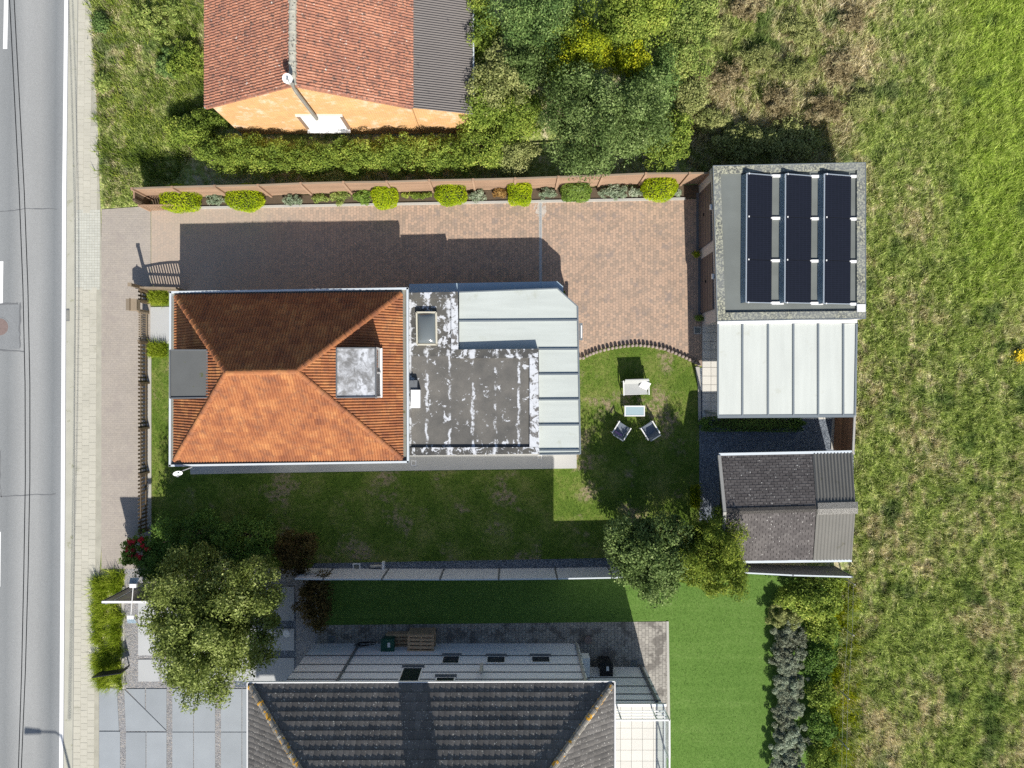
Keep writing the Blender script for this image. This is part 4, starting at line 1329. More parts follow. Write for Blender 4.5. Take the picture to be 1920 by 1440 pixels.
# ---- pale panel fence between the two gardens
M['panel_f'] = surf("pale_fence_panel", (.52, .54, .57), .06, 1, .05, 40, .7, streak=(.3, 22, .08))
sf = thing("panel_fence", "pale grey panel fence between the two gardens, dark posts", "fence", G(800, 1068, 0))
def panel_run(root, tops, hgt, mat, cap):
    P = [V(x, y, hgt) for x, y in tops]
    for a, b in zip(P[:-1], P[1:]):
        ang = math.atan2(b.y - a.y, b.x - a.x)
        L = (b - a).length
        c = (a + b) / 2
        pn = MB().box((c.x, c.y, hgt / 2 - .03), (L - .08, .03, hgt - .08), ang).build("panel", mat, root)
        mb = MB()
        nn = Vector((-math.sin(ang), math.cos(ang), 0))
        for j in range(9):
            mb.box((c.x + nn.x * .018, c.y + nn.y * .018, .12 + j * (hgt - .2) / 8.6), (L - .09, .012, (hgt - .2) / 10), ang)
        mb.build("ribs", mat, pn)
        MB().box((c.x, c.y, hgt - .03), (L - .07, .06, .05), ang).build("cap_rail", cap, root)
    for p in P:
        MB().box((p.x, p.y, hgt / 2), (.07, .085, hgt)).build("post", M['lead'], root)
panel_run(sf, [(551, 1085.5), (606, 1086.5), (716, 1086.5), (825, 1087), (935, 1086.5), (1045, 1085.5), (1150, 1083.5), (1256, 1080)], 1.8, M['panel_f'], M['zinc_l'])
rf_ = thing("panel_fence", "dark panel fence behind the shed at the turf's end", "fence", G(1470, 1050, 0))
M['panel_d'] = surf("dark_fence_panel", (.11, .115, .125), .06, 1, .05, 40, .7)
panel_run(rf_, [(1380, 1073.5), (1487, 1079), (1598, 1082)], 1.8, M['panel_d'], M['zinc_l'])

# ---- board wall on the meadow side of the slate yard
bw = thing("board_wall", "red-brown board fence on the meadow side of the slate yard", "fence", G(1562, 812, 0))
a, b = V(1601, 779, 1.9), V(1598, 850, 1.9)
for j in range(9):
    MB().bar((a.x, a.y, .14 + j * .2), (b.x, b.y, .14 + j * .2), .025, .19).build("board", M['wood_r'], bw)
for s in (0, 1):
    p = a.lerp(b, s)
    MB().box((p.x + .06, p.y, .96), (.09, .09, 1.92)).build("post", M['verge'], bw)
MB().bar((a.x + .03, a.y, 1.92), (b.x + .03, b.y, 1.92), .09, .03).build("cap_rail", M['verge'], bw)
MB().bar((a.x - .06, a.y, .05), (b.x - .06, b.y, .05), .12, .08).build("plinth", M['kerb'], bw)

# ---- wire fence along the meadow
wfz = thing("wire_fence", "thin wire fence on grey posts along the meadow edge", "fence", G(1585, 1250, 0))
wp = [(1580, 1083), (1578, 1175), (1570, 1290), (1568, 1380), (1566, 1480)]
for p, q in zip(wp[:-1], wp[1:]):
    for z in (.6, 1.05):
        MB().tube([G(*p, z), G(*q, z)], .004, 4).build("wire", M['steel'], wfz)
for p in wp:
    MB().tube([G(*p, 0), G(*p, 1.2)], .03, 6).build("post", M['kerb'], wfz)

# ---- round palisade edging between driveway and lawn
pe = thing("palisade_edging", "curved row of round concrete palisades between driveway and lawn", "edging", G(1195, 644, 0))
cv = [Vector((x, y, 0)) for x, y in ARC]
path = []
for a, b in zip(cv[:-1], cv[1:]):
    for i in range(10):
        path.append(a.lerp(b, i / 10))
path.append(cv[-1])
M['pal'] = surf("palisade_concrete", (.34, .275, .235), .15, 3, .15, 40, .9, .2, island=.12)
pl = mesh_of(MB().lathe((0, 0, 0), [(.075, -.1), (.075, .2), (.062, .232), (.03, .242)], 8), "palisade", M['pal'])
acc, last = 0, path[0]
inst("palisade", pl, pe, Matrix.Translation(G(path[0].x, path[0].y, 0)))
for p in path[1:]:
    acc += (p - last).length
    last = p
    if acc >= 6.2:
        inst("palisade", pl, pe, Matrix.Translation(G(p.x, p.y + 3.5, random.uniform(-.02, .01))))
        acc = 0

# ---- linear drain across the driveway
ld = thing("linear_drain", "pale linear drain channel running across the driveway to the veranda", "drain", G(1013, 450, .03))
MB().box(G(1013.4, 455, .031), (.15, 3.75, .012)).build("channel", M['kerb'], ld)
for i in range(7):
    MB().box(G(1013.4, 388 + i * 22, .040), (.09, .52, .008)).build("grate", M['steel'], ld)
MB().prism([G(1004, 378), G(1022, 378), G(1025, 396), (G(1019, 408)), G(1006, 405), G(1001, 392)], .02, .0335).build("limescale_stain", surf("limescale", (.47, .42, .37), .25, 6, .3, 20, spots=((7, .5, .6, (.36, .24, .17)),)), ld)
# access covers set in the paving
def cover(px, py, w, label, z=.04, mat='kerb', lid='gar_roof'):
    c = thing("access_cover", label, "access cover", G(px, py, z))
    MB().box(G(px, py, z), (w, w, .03)).build("frame", M[mat], c)
    MB().box(G(px, py, z + .01), (w * .7, w * .7, .02)).build("lid", M[lid], c)
cover(1307.5, 619.5, .36, "square concrete drain cover beside the garage corner")
cover(622, 1198, .30, "small drain cover at the white wall's foot", .04, 'gravel_b')
cover(1188, 1244, .30, "drain cover on the paved yard below the balcony wing", .04, 'gravel_b')
cover(776, 868, .24, "white square cover on the path at the extension corner", .056, 'white', 'kerb')
cover(1012, 857, .20, "tiny white cover on the path below the veranda", .056, 'white', 'kerb')
cover(669, 1063, .36, "square white-rimmed pit with dark centre in the gravel strip", .045, 'white')
# pvc drain piece lying on the gravel strip
pv = thing("pipe_piece", "white plastic pipe with flange lying on the gravel strip", "pipe", G(710, 1061, 0))
MB().tube([G(695, 1061, .09), G(717, 1061, .09)], .075, 10).build("pipe", M['kerb'], pv)
MB().box(G(720, 1060, .13), (.12, .42, .26)).build("flange", M['white'], pv)

# ================================================================== GARDEN FURNITURE
M['cloth_w'] = surf("pale_seat_fabric", (.40, .41, .40), .04, 2, .04, 50, .8)
M['cloth_d'] = surf("dark_sling_fabric", (.155, .18, .215), .12, 3, .06, 50, .7, spots=((5, .60, .68, (.38, .38, .37)),))
M['purple'] = surf("floral_cushion", (.25, .16, .34), .2, 6, .3, 20, .85, spots=((11, .54, .60, (.62, .34, .55)), (9, .62, .68, (.75, .72, .78))))
M['floral_w'] = surf("white_floral_cushion", (.80, .79, .80), .03, 3, .03, 40, .85, spots=((9, .64, .70, (.42, .25, .40)), (12, .66, .70, (.3, .3, .42))))
def local(o, mb):
    return mb
def seat(name, label, px, py, w, d, rz, cloth, cat):
    """outdoor seat facing local -y"""
    s = thing(name, label, cat, (0, 0, 0))
    o = G(px, py, 0)
    R = Matrix.Translation(o) @ Matrix.Rotation(rz, 4, 'Z')
    def put(mb, nm, mat):
        mb.v = [tuple(R @ Vector(v)) for v in mb.v]
        return mb.build(nm, mat, s)
    put(MB().box((0, -.02, .36), (w - .12, d - .10, .09)), "seat_cushion", cloth)
    bk = MB()
    bk.add([(-w / 2 + .07, d / 2 - .16, .38), (w / 2 - .07, d / 2 - .16, .38), (w / 2 - .07, d / 2 + .02, .86), (-w / 2 + .07, d / 2 + .02, .86),
            (-w / 2 + .07, d / 2 - .08, .36), (w / 2 - .07, d / 2 - .08, .36), (w / 2 - .07, d / 2 + .06, .86), (-w / 2 + .07, d / 2 + .06, .86)],
           [(0, 1, 2, 3), (7, 6, 5, 4), (2, 6, 7, 3), (0, 4, 5, 1), (1, 5, 6, 2), (0, 3, 7, 4)])
    put(bk, "backrest", cloth)
    for sx in (-1, 1):
        x = sx * (w / 2 - .03)
        put(MB().box((x, 0, .58), (.05, d, .035)), "armrest", M['white'])
        for sy in (-1, 1):
            put(MB().box((x, sy * (d / 2 - .04), .29), (.04, .04, .57)), "leg", M['white'])
    put(MB().box((0, -d / 2 + .04, .31), (w - .06, .04, .05)), "front_rail", M['white'])
    s.location = (0, 0, 0)
    return s
seat("garden_sofa", "pale two-seat garden sofa on the lawn, back to the driveway", 1189, 727, 1.22, .68, .03, M['cloth_w'], "sofa")
seat("garden_chair", "dark sling garden chair with purple cushion, left of the pair", 1162, 806, .68, .66, rad(180 - 32), M['cloth_d'], "chair")
seat("garden_chair", "dark sling garden chair right of the pair, nearer the slate yard", 1215, 806, .68, .66, rad(180 + 32), M['cloth_d'], "chair")
def cushion(label, c, size, rz, rx, mat):
    o = thing("cushion", label, "cushion", c)
    mb = MB()
    nx = 6
    w, d, t_ = size
    for sgn in (1, -1):
        b = len(mb.v)
        for i in range(nx + 1):
            for j in range(nx + 1):
                a, e = i / nx * 2 - 1, j / nx * 2 - 1
                z = sgn * t_ / 2 * max(0, (1 - a ** 4)) ** .5 * max(0, (1 - e ** 4)) ** .5
                mb.v.append((a * w / 2, e * d / 2, z))
        for i in range(nx):
            for j in range(nx):
                k = b + i * (nx + 1) + j
                f = (k, k + nx + 1, k + nx + 2, k + 1)
                mb.f.append(f if sgn > 0 else f[::-1])
    R = Matrix.Translation(c) @ Matrix.Rotation(rz, 4, 'Z') @ Matrix.Rotation(rx, 4, 'X')
    mb.v = [tuple(R @ Vector(v)) for v in mb.v]
    mb.build("cover", mat, o, True)
cushion("white floral cushion leaning in the pale sofa's corner", G(1205, 722, .56), (.42, .42, .14), rad(-25), rad(35), M['floral_w'])
cushion("purple floral cushion on the left sling chair", G(1155, 813.5, .50), (.42, .30, .12), rad(148), rad(40), M['purple'])
tb = thing("garden_table", "low white-framed glass coffee table in front of the sofa", "table", G(1187, 770, 0))
tc = G(1187, 770, .42)
M['table_g'] = surf("frosted_table_glass", (.36, .47, .50), .04, 2, .03, 40, .15, spec=.6)
MB().box((tc.x, tc.y, .425), (.84, .40, .015)).build("table_top", M['table_g'], tb)
for (dx, dy, sx, sy) in ((0, .22, .94, .05), (0, -.22, .94, .05), (.445, 0, .05, .39), (-.445, 0, .05, .39)):
    MB().box((tc.x + dx, tc.y + dy, .42), (sx, sy, .05)).build("frame_bar", M['white'], tb)
for dx in (-.44, .44):
    for dy in (-.21, .21):
        MB().box((tc.x + dx, tc.y + dy, .2), (.045, .045, .40)).build("leg", M['white'], tb)

# ================================================================== YARD THINGS BY THE TALL HOUSE
def pallet_mesh(name):
    mb = MB()
    return mb
def pallet(cx, cy, z, rz, label):
    p = thing("pallet", label, "pallet", (cx, cy, z), "pallets stacked by the white wall")
    R = Matrix.Translation((cx, cy, z)) @ Matrix.Rotation(rz, 4, 'Z')
    def put(mb, nm):
        mb.v = [tuple(R @ Vector(v)) for v in mb.v]
        mb.build(nm, M['pallet'], p)
    for i in range(5):
        put(MB().box((0, -.35 + i * .175, .125), (1.2, .12, .022)), "deck_board")
    for x in (-.54, 0, .54):
        put(MB().box((x, 0, .065), (.10, .8, .085)), "block_row")
    for y in (-.35, 0, .35):
        put(MB().box((0, y, .011), (1.2, .10, .02)), "bottom_board")
px0, py0 = (793 - 960) / SC, (720 - 1193) / SC
for i in range(7):
    pallet(px0 + random.uniform(-.03, .03), py0 + random.uniform(-.03, .03), .035 + i * .14, random.uniform(-.02, .02),
           ["bottom", "second", "third", "fourth", "fifth", "sixth", "topmost"][i] + (" pallet from the ground in the taller stack by the white wall" if 0 < i < 6 else " pallet of the taller stack by the white wall"))
px1 = (761 - 960) / SC
for i in range(3):
    pallet(px1 - .25, (720 - 1199) / SC, .035 + i * .14, .02, ["bottom", "middle", "topmost"][i] + " pallet of the lower stack beside the green bin")
def wheelie(label, px, py, mat, h=1.0):
    b = thing("wheelie_bin", label, "bin", G(px, py, 0))
    c = G(px, py, 0)
    mb = MB()
    w0, w1 = .22, .28
    vs = [(c.x + sx * w0, c.y + sy * w0, .06) for sx, sy in ((-1, -1), (1, -1), (1, 1), (-1, 1))] + [(c.x + sx * w1, c.y + sy * w1, h) for sx, sy in ((-1, -1), (1, -1), (1, 1), (-1, 1))]
    mb.add(vs, [(3, 2, 1, 0), (4, 5, 6, 7), (0, 1, 5, 4), (1, 2, 6, 5), (2, 3, 7, 6), (3, 0, 4, 7)]).build("body", mat, b)
    MB().box((c.x, c.y, h + .03), (.60, .62, .06)).build("lid", mat, b)
    MB().bar((c.x - .24, c.y - .33, h - .04), (c.x + .24, c.y - .33, h - .04), .04).build("handle", mat, b)
    for s in (-.22, .22):
        MB().tube([(c.x + s - .03, c.y - .24, .1), (c.x + s + .03, c.y - .24, .1)], .1, 10).build("wheel", M['black'], b)
    MB().box((c.x + .06, c.y + .05, h + .064), (.12, .2, .006)).build("sticker", M['white'], b)
wheelie("dark green wheelie bin with white sticker beside the pallets", 734, 1196, M['green_p'])
wheelie("black wheelie bin with white sticker in the balcony wing's corner", 1131, 1238, M['black'], 1.05)
# coiled hose on the wall
hs = thing("garden_hose", "dark coiled hose hanging at the foot of the downpipe", "hose", (wx_at(678, 1212), WY + .1, .3))
hx = wx_at(678, 1212)
for k in range(3):
    pts = [(hx + .32 * math.cos(t) * (1 + .15 * k) + .12 * k, WY + .08 + .03 * k, .42 + .20 * math.sin(t)) for t in np.linspace(0, 2 * math.pi, 20)]
    MB().tube(pts, .015, 5).build("coil", M['black'], hs)
# two air conditioners on the east gable
def aircon(label, z, y):
    a = thing("air_conditioner", label, "air conditioner", (wx1, y, z), "air conditioners on the house's side wall")
    MB().box((wx1 + .22, y, z + .3), (.34, .85, .6)).build("casing", M['white'], a)
    MB().lathe((0, 0, 0), [(.0, 0), (.22, 0), (.22, .01)], 14)
    MB().box((wx1 + .40, y, z + .3), (.02, .5, .5)).build("fan_grille", M['black'], a)
    MB().box((wx1 + .2, y, z - .03), (.4, .7, .04)).build("bracket", M['steel'], a)
aircon("lower white air conditioner on the tall house's side wall", .9, WY - .55)
aircon("upper white air conditioner on the tall house's side wall", 3.4, WY - .75)
# small pots and a white garden stool
ps = thing("plant_pot", "small dark potted plant on the paved yard by the wall corner", "plant pot", G(1102, 1196, 0))
MB().lathe(G(1102, 1196, .03), [(.12, 0), (.17, .26), (.18, .28)], 12).build("pot", M['rust'], ps)
st = thing("garden_stool", "round white stool on the slab terrace beside the tree", "stool", G(543, 1181, 0))
MB().lathe(G(543, 1181, .05), [(.06, 0), (.06, .4)], 12).build("pedestal", M['white'], st)
MB().lathe(G(543, 1181, .45), [(.16, 0), (.165, .03), (.15, .04)], 20).build("seat", M['white'], st)
st2 = thing("garden_ornament", "small white curved ornament on the slab beside the round stool", "ornament", G(515, 1181, 0))
MB().tube([G(511, 1187, .06), G(511, 1180, .25), G(516, 1178, .3), G(518, 1182, .24), G(516, 1187, .06)], .035, 7).build("arch", M['white'], st2)
MB().box(G(514, 1187, .06), (.26, .12, .03)).build("foot", M['white'], st2)

# ================================================================== STREET SIDE
# ---- billboard with two spot lamps
HBd = 3.2
bb = thing("advertising_board", "tall dark printed board with white top edge above the street planting", "sign", G(270, 1093, 0))
xl_, yl_ = W(192, 1129, HBd)
bwid = 3.0
def m_board():
    t = NT("printed_board")
    w_ = t.n("ShaderNodeTexNoise", None, Vector=t.scaled(.5, .5, 3.5), Scale=1.3, Detail=3, Distortion=1.2).outputs[0]
    col = t.ramp(w_, [(.38, (.045, .042, .042)), (.54, (.06, .055, .05)), (.57, (.20, .26, .04)), (.61, (.07, .10, .06)), (.66, (.35, .42, .42)), (.72, (.07, .08, .08))])
    return t.finish(col, .3, None, 0, .5)
M['board'] = m_board()
MB().box((xl_ + bwid / 2, yl_, 1.75), (bwid, .05, 2.8)).build("board", M['board'], bb)
MB().box((xl_ + bwid / 2, yl_, HBd - .02), (bwid + .06, .09, .05)).build("top_edge", M['white'], bb)
MB().box((xl_ - .01, yl_, 1.7), (.04, .09, 3.0)).build("side_edge", M['lead'], bb)
MB().box((xl_ + .42, yl_ + .03, 1.8), (.03, .02, 2.6)).build("inner_stripe", M['white'], bb)
for x in (.15, bwid - .15):
    MB().box((xl_ + x, yl_ - .06, 1.6), (.09, .06, 3.2)).build("post", M['lead'], bb)
lx_, ly_ = W(247.5, 1129, HBd)
MB().tube([V(245.5, 1153, HBd + .1), V(249.5, 1102, HBd + .1)], .018, 6).build("lamp_arm", M['white'], bb)
for (px, py, s) in ((245.5, 1157, -1), (250, 1098, 1)):
    p = V(px, py, HBd + .08)
    sp_ = MB().box((p.x, p.y, p.z), (.28, .16, .10)).build("spot_lamp", M['white'], bb)
    MB().add([(p.x - .17, p.y + s * .08, p.z + .03), (p.x + .17, p.y + s * .08, p.z + .03), (p.x + .2, p.y + s * .30, p.z - .12), (p.x - .2, p.y + s * .30, p.z - .12)],
             [(0, 1, 2, 3), (3, 2, 1, 0)]).build("lamp_glass", M['deflect'], sp_)
# ---- small black sign board at the drive mouth
sb = thing("low_sign_board", "small black sign board standing in the street-side grass", "sign", G(215, 1260, 0))
a, b = V(171.5, 1271, 1.0), V(226, 1263, 1.0)
a0, b0 = Vector((a.x, a.y, .35)), Vector((b.x, b.y, .35))
ang = math.atan2(b.y - a.y, b.x - a.x)
c = (a + b) / 2
MB().box((c.x, c.y, .68), ((b - a).length, .04, .62), ang).build("board", M['black'], sb)
for s in (.1, .9):
    p = a.lerp(b, s)
    MB().box((p.x, p.y, .35), (.05, .05, .7)).build("post", M['black'], sb)
# ---- street lamp south of the frame; its shadow falls on the lane
sl = thing("street_lamp", "tall street lamp whose shadow falls across the lane", "street lamp", G(200, 1717, 0))
MB().tube([G(200, 1717, 0), G(200, 1717, 4), G(200, 1717, 6.9)], [.09, .07, .05], 10).build("pole", M['steel'], sl)
MB().tube([G(200, 1717, 6.85), G(190, 1717, 7.0), G(160, 1717, 7.02)], .035, 8).build("arm", M['steel'], sl)
lc = G(148, 1717, 7.0)
MB().add([(lc.x - .4, lc.y - .12, 7.0), (lc.x + .4, lc.y - .09, 7.0), (lc.x + .4, lc.y + .09, 7.0), (lc.x - .4, lc.y + .12, 7.0),
          (lc.x - .33, lc.y - .1, 7.11), (lc.x + .36, lc.y - .06, 7.08), (lc.x + .36, lc.y + .06, 7.08), (lc.x - .33, lc.y + .1, 7.11)],
         [(3, 2, 1, 0), (4, 5, 6, 7), (0, 1, 5, 4), (1, 2, 6, 5), (2, 3, 7, 6), (3, 0, 4, 7)]).build("lamp_head", M['grey_p'], sl)
# ---- overhead cables
def cable(label, xs_):
    pts = []
    for py, px in xs_:
        s = (py - 720) / 1000.0
        h = 6.2 + .75 * s * s
        pts.append(V(px, py, h))
    tag(MB().tube(pts, .017, 6).build("overhead_cable", M['black']), label, "cable", "overhead cables along the road")
yy = [-500, -200, 0, 180, 360, 540, 720, 900, 1080, 1260, 1440, 1700, 2000]
x1_ = [3, 13, 18, 27, 36, 43, 47, 47.5, 44.5, 40.5, 34.5, 24, 8]
cable("overhead cable above the lane, farther from the pavement", list(zip(yy, x1_)))
x2_ = [a + b for a, b in zip(x1_, [9, 9, 8.5, 9, 9.5, 9.3, 9, 8.5, 8, 7, 5.5, 4.5, 4])]
cable("overhead cable above the lane, nearer the pavement", list(zip(yy, x2_)))
# ================================================================== VEGETATION
def unit(n):
    v = rng.normal(size=(n, 3))
    return v / np.linalg.norm(v, axis=1, keepdims=True)
def leaf_quads(c, nrm, L, Wd):
    """diamond leaves centred at c with normals nrm"""
    n = len(c)
    r = unit(n)
    t = np.cross(nrm, r)
    t /= np.linalg.norm(t, axis=1, keepdims=True) + 1e-9
    b = np.cross(nrm, t)
    s = rng.uniform(.65, 1.3, (n, 1))
    v = np.empty((n, 4, 3))
    v[:, 0] = c - t * L * .5 * s
    v[:, 1] = c - b * Wd * .5 * s + nrm * Wd * .12
    v[:, 2] = c + t * L * .5 * s
    v[:, 3] = c + b * Wd * .5 * s + nrm * Wd * .12
    return v.reshape(-1, 3)
def clump_points(cen, rad3, n_clump, per, csize, shell=.55, seed_up=.35, flat=.8):
    """leaf positions and normals for a crown: many clumps spread through an ellipsoid"""
    cen, rad3 = np.array(cen), np.array(rad3)
    d = unit(n_clump)
    d[:, 2] = np.abs(d[:, 2]) * .95 - .25 * (rng.random(n_clump) < .35)
    rr = rng.uniform(shell, 1.0, (n_clump, 1)) ** .8
    # lumpy silhouette
    lump = 1 + .16 * np.sin(3 * np.arctan2(d[:, 1], d[:, 0]) + rng.uniform(0, 6)) + .10 * np.sin(5 * np.arctan2(d[:, 1], d[:, 0]) + rng.uniform(0, 6))
    cc = cen + d * rr * rad3 * lump[:, None]
    cr = csize * rng.uniform(.55, 1.25, n_clump)
    k = rng.integers(0, n_clump, n_clump * per)
    u = unit(len(k))
    u[:, 2] *= flat
    pr = rng.uniform(.25, 1.0, (len(k), 1)) ** .5
    p = cc[k] + u * pr * cr[k][:, None]
    nrm = u * .7 + np.array([0, 0, seed_up]) + unit(len(k)) * .65
    nrm /= np.linalg.norm(nrm, axis=1, keepdims=True)
    return p, nrm
bark = surf("bark", (.13, .10, .075), .25, 5, .25, 30, .95, .5, 25)
def plant(name, label, cat, px, py, rx, ry, z0, z1, mat, n_clump=120, per=90, csize=.4, L=.11, Wd=.06, trunk=True, group=None, shell=.5, up=.35, part_name=None, flat=.8, extra=None):
    """px,py,rx,ry: crown as seen in the photo; z0..z1 height range of its foliage"""
    zm = (z0 + z1) / 2
    k = (1 - zm / CH) / SC
    c = ((px - 960) * k, (720 - py) * k, zm)
    R = (max(.05, rx * k - csize * .35), max(.05, ry * k - csize * .35), (z1 - z0) / 2)
    root = thing(name, label, cat, (c[0], c[1], 0), group)
    p, nn = clump_points(c, R, n_clump, per, csize, shell, up, flat)
    keep = p[:, 2] > .03
    np_mesh(part_name or "crown", leaf_quads(p[keep], nn[keep], L, Wd), None, mat, root)
    if trunk:
        mb = MB()
        mb.tube([(c[0], c[1], 0), (c[0] + .05, c[1] + .04, z0 + .2), (c[0], c[1], zm)], [max(.04, R[0] * .07), max(.03, R[0] * .05), .03], 7)
        mb.build("trunk", bark, root)
        lm = MB()
        for i in range(9):
            a = rng.uniform(0, 6.28)
            e = (c[0] + math.cos(a) * R[0] * .7, c[1] + math.sin(a) * R[1] * .7, zm + R[2] * rng.uniform(-.1, .6))
            lm.tube([(c[0], c[1], z0 + (zm - z0) * .4), ((c[0] + e[0]) / 2, (c[1] + e[1]) / 2, (z0 + e[2]) / 2 + .2), e], [max(.02, R[0] * .028), max(.015, R[0] * .018), .008], 5)
        lm.build("limbs", bark, root)
    return root
def clipped(label, px, py, rx, ry, h, mat, n=5200, name="clipped_shrub", group="clipped shrubs along the board fence", L=.065, Wd=.03, rough=.05, box=False, zb=.06):
    """tightly trimmed evergreen: leaves on a rounded body"""
    zm = (h + zb) / 2
    k = (1 - h * .62 / CH) / SC
    c = np.array(((px - 960) * k, (720 - py) * k, zm))
    R = np.array((rx * k, ry * k, (h - zb) / 2))
    root = thing(name, label, "shrub", (c[0], c[1], 0), group)
    u = unit(n)
    e = 3.2 if not box else 7
    q = (np.abs(u) ** e).sum(1, keepdims=True) ** (-1 / e)
    s = u * q
    a0, a1 = rng.uniform(0, 6, 2)
    lump = 1 + .05 * np.sin(6 * u[:, :1] + a0) + .05 * np.sin(7 * u[:, 1:2] + a1)
    p = c + s * R * lump * rng.uniform(.90, 1.0 + rough, (n, 1))
    nn = np.sign(s) * np.abs(s) ** 2.5 + unit(n) * .75 + np.array([0, 0, .25])
    nn /= np.linalg.norm(nn, axis=1, keepdims=True)
    np_mesh("foliage", leaf_quads(p, nn, L, Wd), None, mat, root)
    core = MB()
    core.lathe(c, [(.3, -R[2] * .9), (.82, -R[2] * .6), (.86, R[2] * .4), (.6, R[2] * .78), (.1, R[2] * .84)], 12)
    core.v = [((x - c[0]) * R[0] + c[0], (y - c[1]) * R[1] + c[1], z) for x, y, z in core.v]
    core.build("inner_core", M['leaf_core'], root)
    return root
def blades(name, pts, mat, L=(.12, .3), w=.03, lean=.6, parent=None, up=1.0):
    """one triangle per blade at each world point (n,3)"""
    n = len(pts)
    a = rng.uniform(0, 2 * np.pi, n)
    ln = rng.uniform(L[0], L[1], n)
    le = rng.uniform(.05, lean, n)
    d = np.stack([np.cos(a) * np.sin(le), np.sin(a) * np.sin(le), np.cos(le) * up], 1) * ln[:, None]
    b = rng.uniform(0, 2 * np.pi, n)
    s = np.stack([np.cos(b), np.sin(b), np.zeros(n)], 1) * (w * rng.uniform(.5, 1.3, n) / 2)[:, None]
    v = np.empty((n, 3, 3))
    v[:, 0], v[:, 1], v[:, 2] = pts - s, pts + s, pts + d
    return np_mesh(name, v.reshape(-1, 3), None, mat, parent, 3)
def in_poly(pts, poly):
    x, y = pts[:, 0], pts[:, 1]
    ins = np.zeros(len(pts), bool)
    n = len(poly)
    for i in range(n):
        x0, y0 = poly[i]
        x1, y1 = poly[(i + 1) % n]
        c = ((y0 > y) != (y1 > y)) & (x < (x1 - x0) * (y - y0) / (y1 - y0 + 1e-12) + x0)
        ins ^= c
    return ins
def scatter(poly, dens, z=0.0, holes=()):
    """random points (world) inside a ground-plan pixel polygon; dens per square metre"""
    P = np.array(poly, float)
    lo, hi = P.min(0), P.max(0)
    n = int((hi - lo).prod() / SC ** 2 * dens)
    q = rng.uniform(lo, hi, (n, 2))
    m = in_poly(q, poly)
    for h in holes:
        m &= ~in_poly(q, h)
    q = q[m]
    return np.stack([(q[:, 0] - 960) / SC, (720 - q[:, 1]) / SC, np.full(len(q), z)], 1)

M['leaf_core'] = surf("inner_core", (.03, .035, .012), .3, 5, .3, 30, .95)  # near-black solid body that fills the clipped leaf shell
G_lime = leaf("lime_leaf", [(.1, (0.172, 0.264, 0.007)), (.45, (0.323, 0.440, 0.009)), (.75, (0.473, 0.572, 0.013)), (.95, (0.645, 0.704, 0.043))], 1.4, .3)
G_mid = leaf("box_leaf", [(.1, (0.084, 0.154, 0.028)), (.5, (0.196, 0.308, 0.049)), (.9, (0.350, 0.476, 0.098))], 1.4)
G_grey = leaf("silver_leaf", [(.1, (0.144, 0.204, 0.120)), (.5, (0.300, 0.372, 0.240)), (.9, (0.528, 0.576, 0.432))], 2)
G_brown = leaf("copper_leaf", [(.1, (0.180, 0.096, 0.030)), (.5, (0.384, 0.228, 0.072)), (.9, (0.576, 0.408, 0.156))], 2)
G_holly = leaf("dark_tree_leaf", [(.1, (0.053, 0.089, 0.020)), (.45, (0.126, 0.192, 0.055)), (.75, (0.251, 0.339, 0.109)), (.97, (0.533, 0.634, 0.273))], .9)
G_olive = leaf("olive_leaf", [(.1, (0.056, 0.082, 0.015)), (.4, (0.147, 0.193, 0.040)), (.7, (0.303, 0.362, 0.097)), (.95, (0.563, 0.620, 0.235))], .8)
G_yew = leaf("yew_leaf", [(.1, (0.059, 0.097, 0.013)), (.45, (0.158, 0.224, 0.029)), (.8, (0.317, 0.374, 0.055)), (.97, (0.475, 0.494, 0.095))], .8)
G_bush = leaf("hedge_leaf", [(.08, (0.067, 0.109, 0.016)), (.4, (0.184, 0.266, 0.042)), (.7, (0.334, 0.422, 0.070)), (.96, (0.603, 0.626, 0.140))], .9)
G_teal = leaf("blue_green_leaf", [(.1, (0.046, 0.095, 0.025)), (.5, (0.145, 0.237, 0.067)), (.9, (0.355, 0.475, 0.151))], .7)
G_yel = leaf("yellow_leaf", [(.08, (0.140, 0.187, 0.018)), (.4, (0.290, 0.364, 0.024)), (.7, (0.495, 0.529, 0.024)), (.96, (0.710, 0.661, 0.047))], .8)
G_soft = leaf("soft_green_leaf", [(.1, (0.129, 0.196, 0.049)), (.5, (0.275, 0.366, 0.084)), (.9, (0.533, 0.563, 0.182))], .5)
G_oliv2 = leaf("faded_olive_leaf", [(.1, (0.128, 0.160, 0.047)), (.5, (0.319, 0.351, 0.120)), (.9, (0.574, 0.574, 0.239))], .7)
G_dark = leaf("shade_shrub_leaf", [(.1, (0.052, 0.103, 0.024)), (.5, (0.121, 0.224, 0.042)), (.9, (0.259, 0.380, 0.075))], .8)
G_rust = leaf("rust_leaf", [(.1, (0.063, 0.045, 0.014)), (.5, (0.118, 0.086, 0.029)), (.9, (0.195, 0.153, 0.048))], .8)
G_lav = leaf("lavender_leaf", [(.1, (0.114, 0.116, 0.074)), (.4, (0.237, 0.257, 0.175)), (.7, (0.351, 0.410, 0.294)), (.96, (0.532, 0.630, 0.478))], .9)
G_grass = leaf("ornamental_grass", [(.1, (0.182, 0.260, 0.019)), (.5, (0.377, 0.481, 0.039)), (.9, (0.598, 0.650, 0.117))], 1.2)
G_dry = leaf("dry_scrub_leaf", [(.1, (.14, .11, .05)), (.45, (.33, .27, .14)), (.75, (.50, .42, .25)), (.96, (.62, .60, .30))], 1.0)
G_red = surf("red_petal", (.55, .02, .03), .15, 6, .1, 30, .6)
G_redd = surf("deep_red_petal", (.30, .012, .02), .15, 6, .1, 30, .6)
G_flow = surf("yellow_petal", (.75, .55, .02), .15, 6, .1, 30, .6)

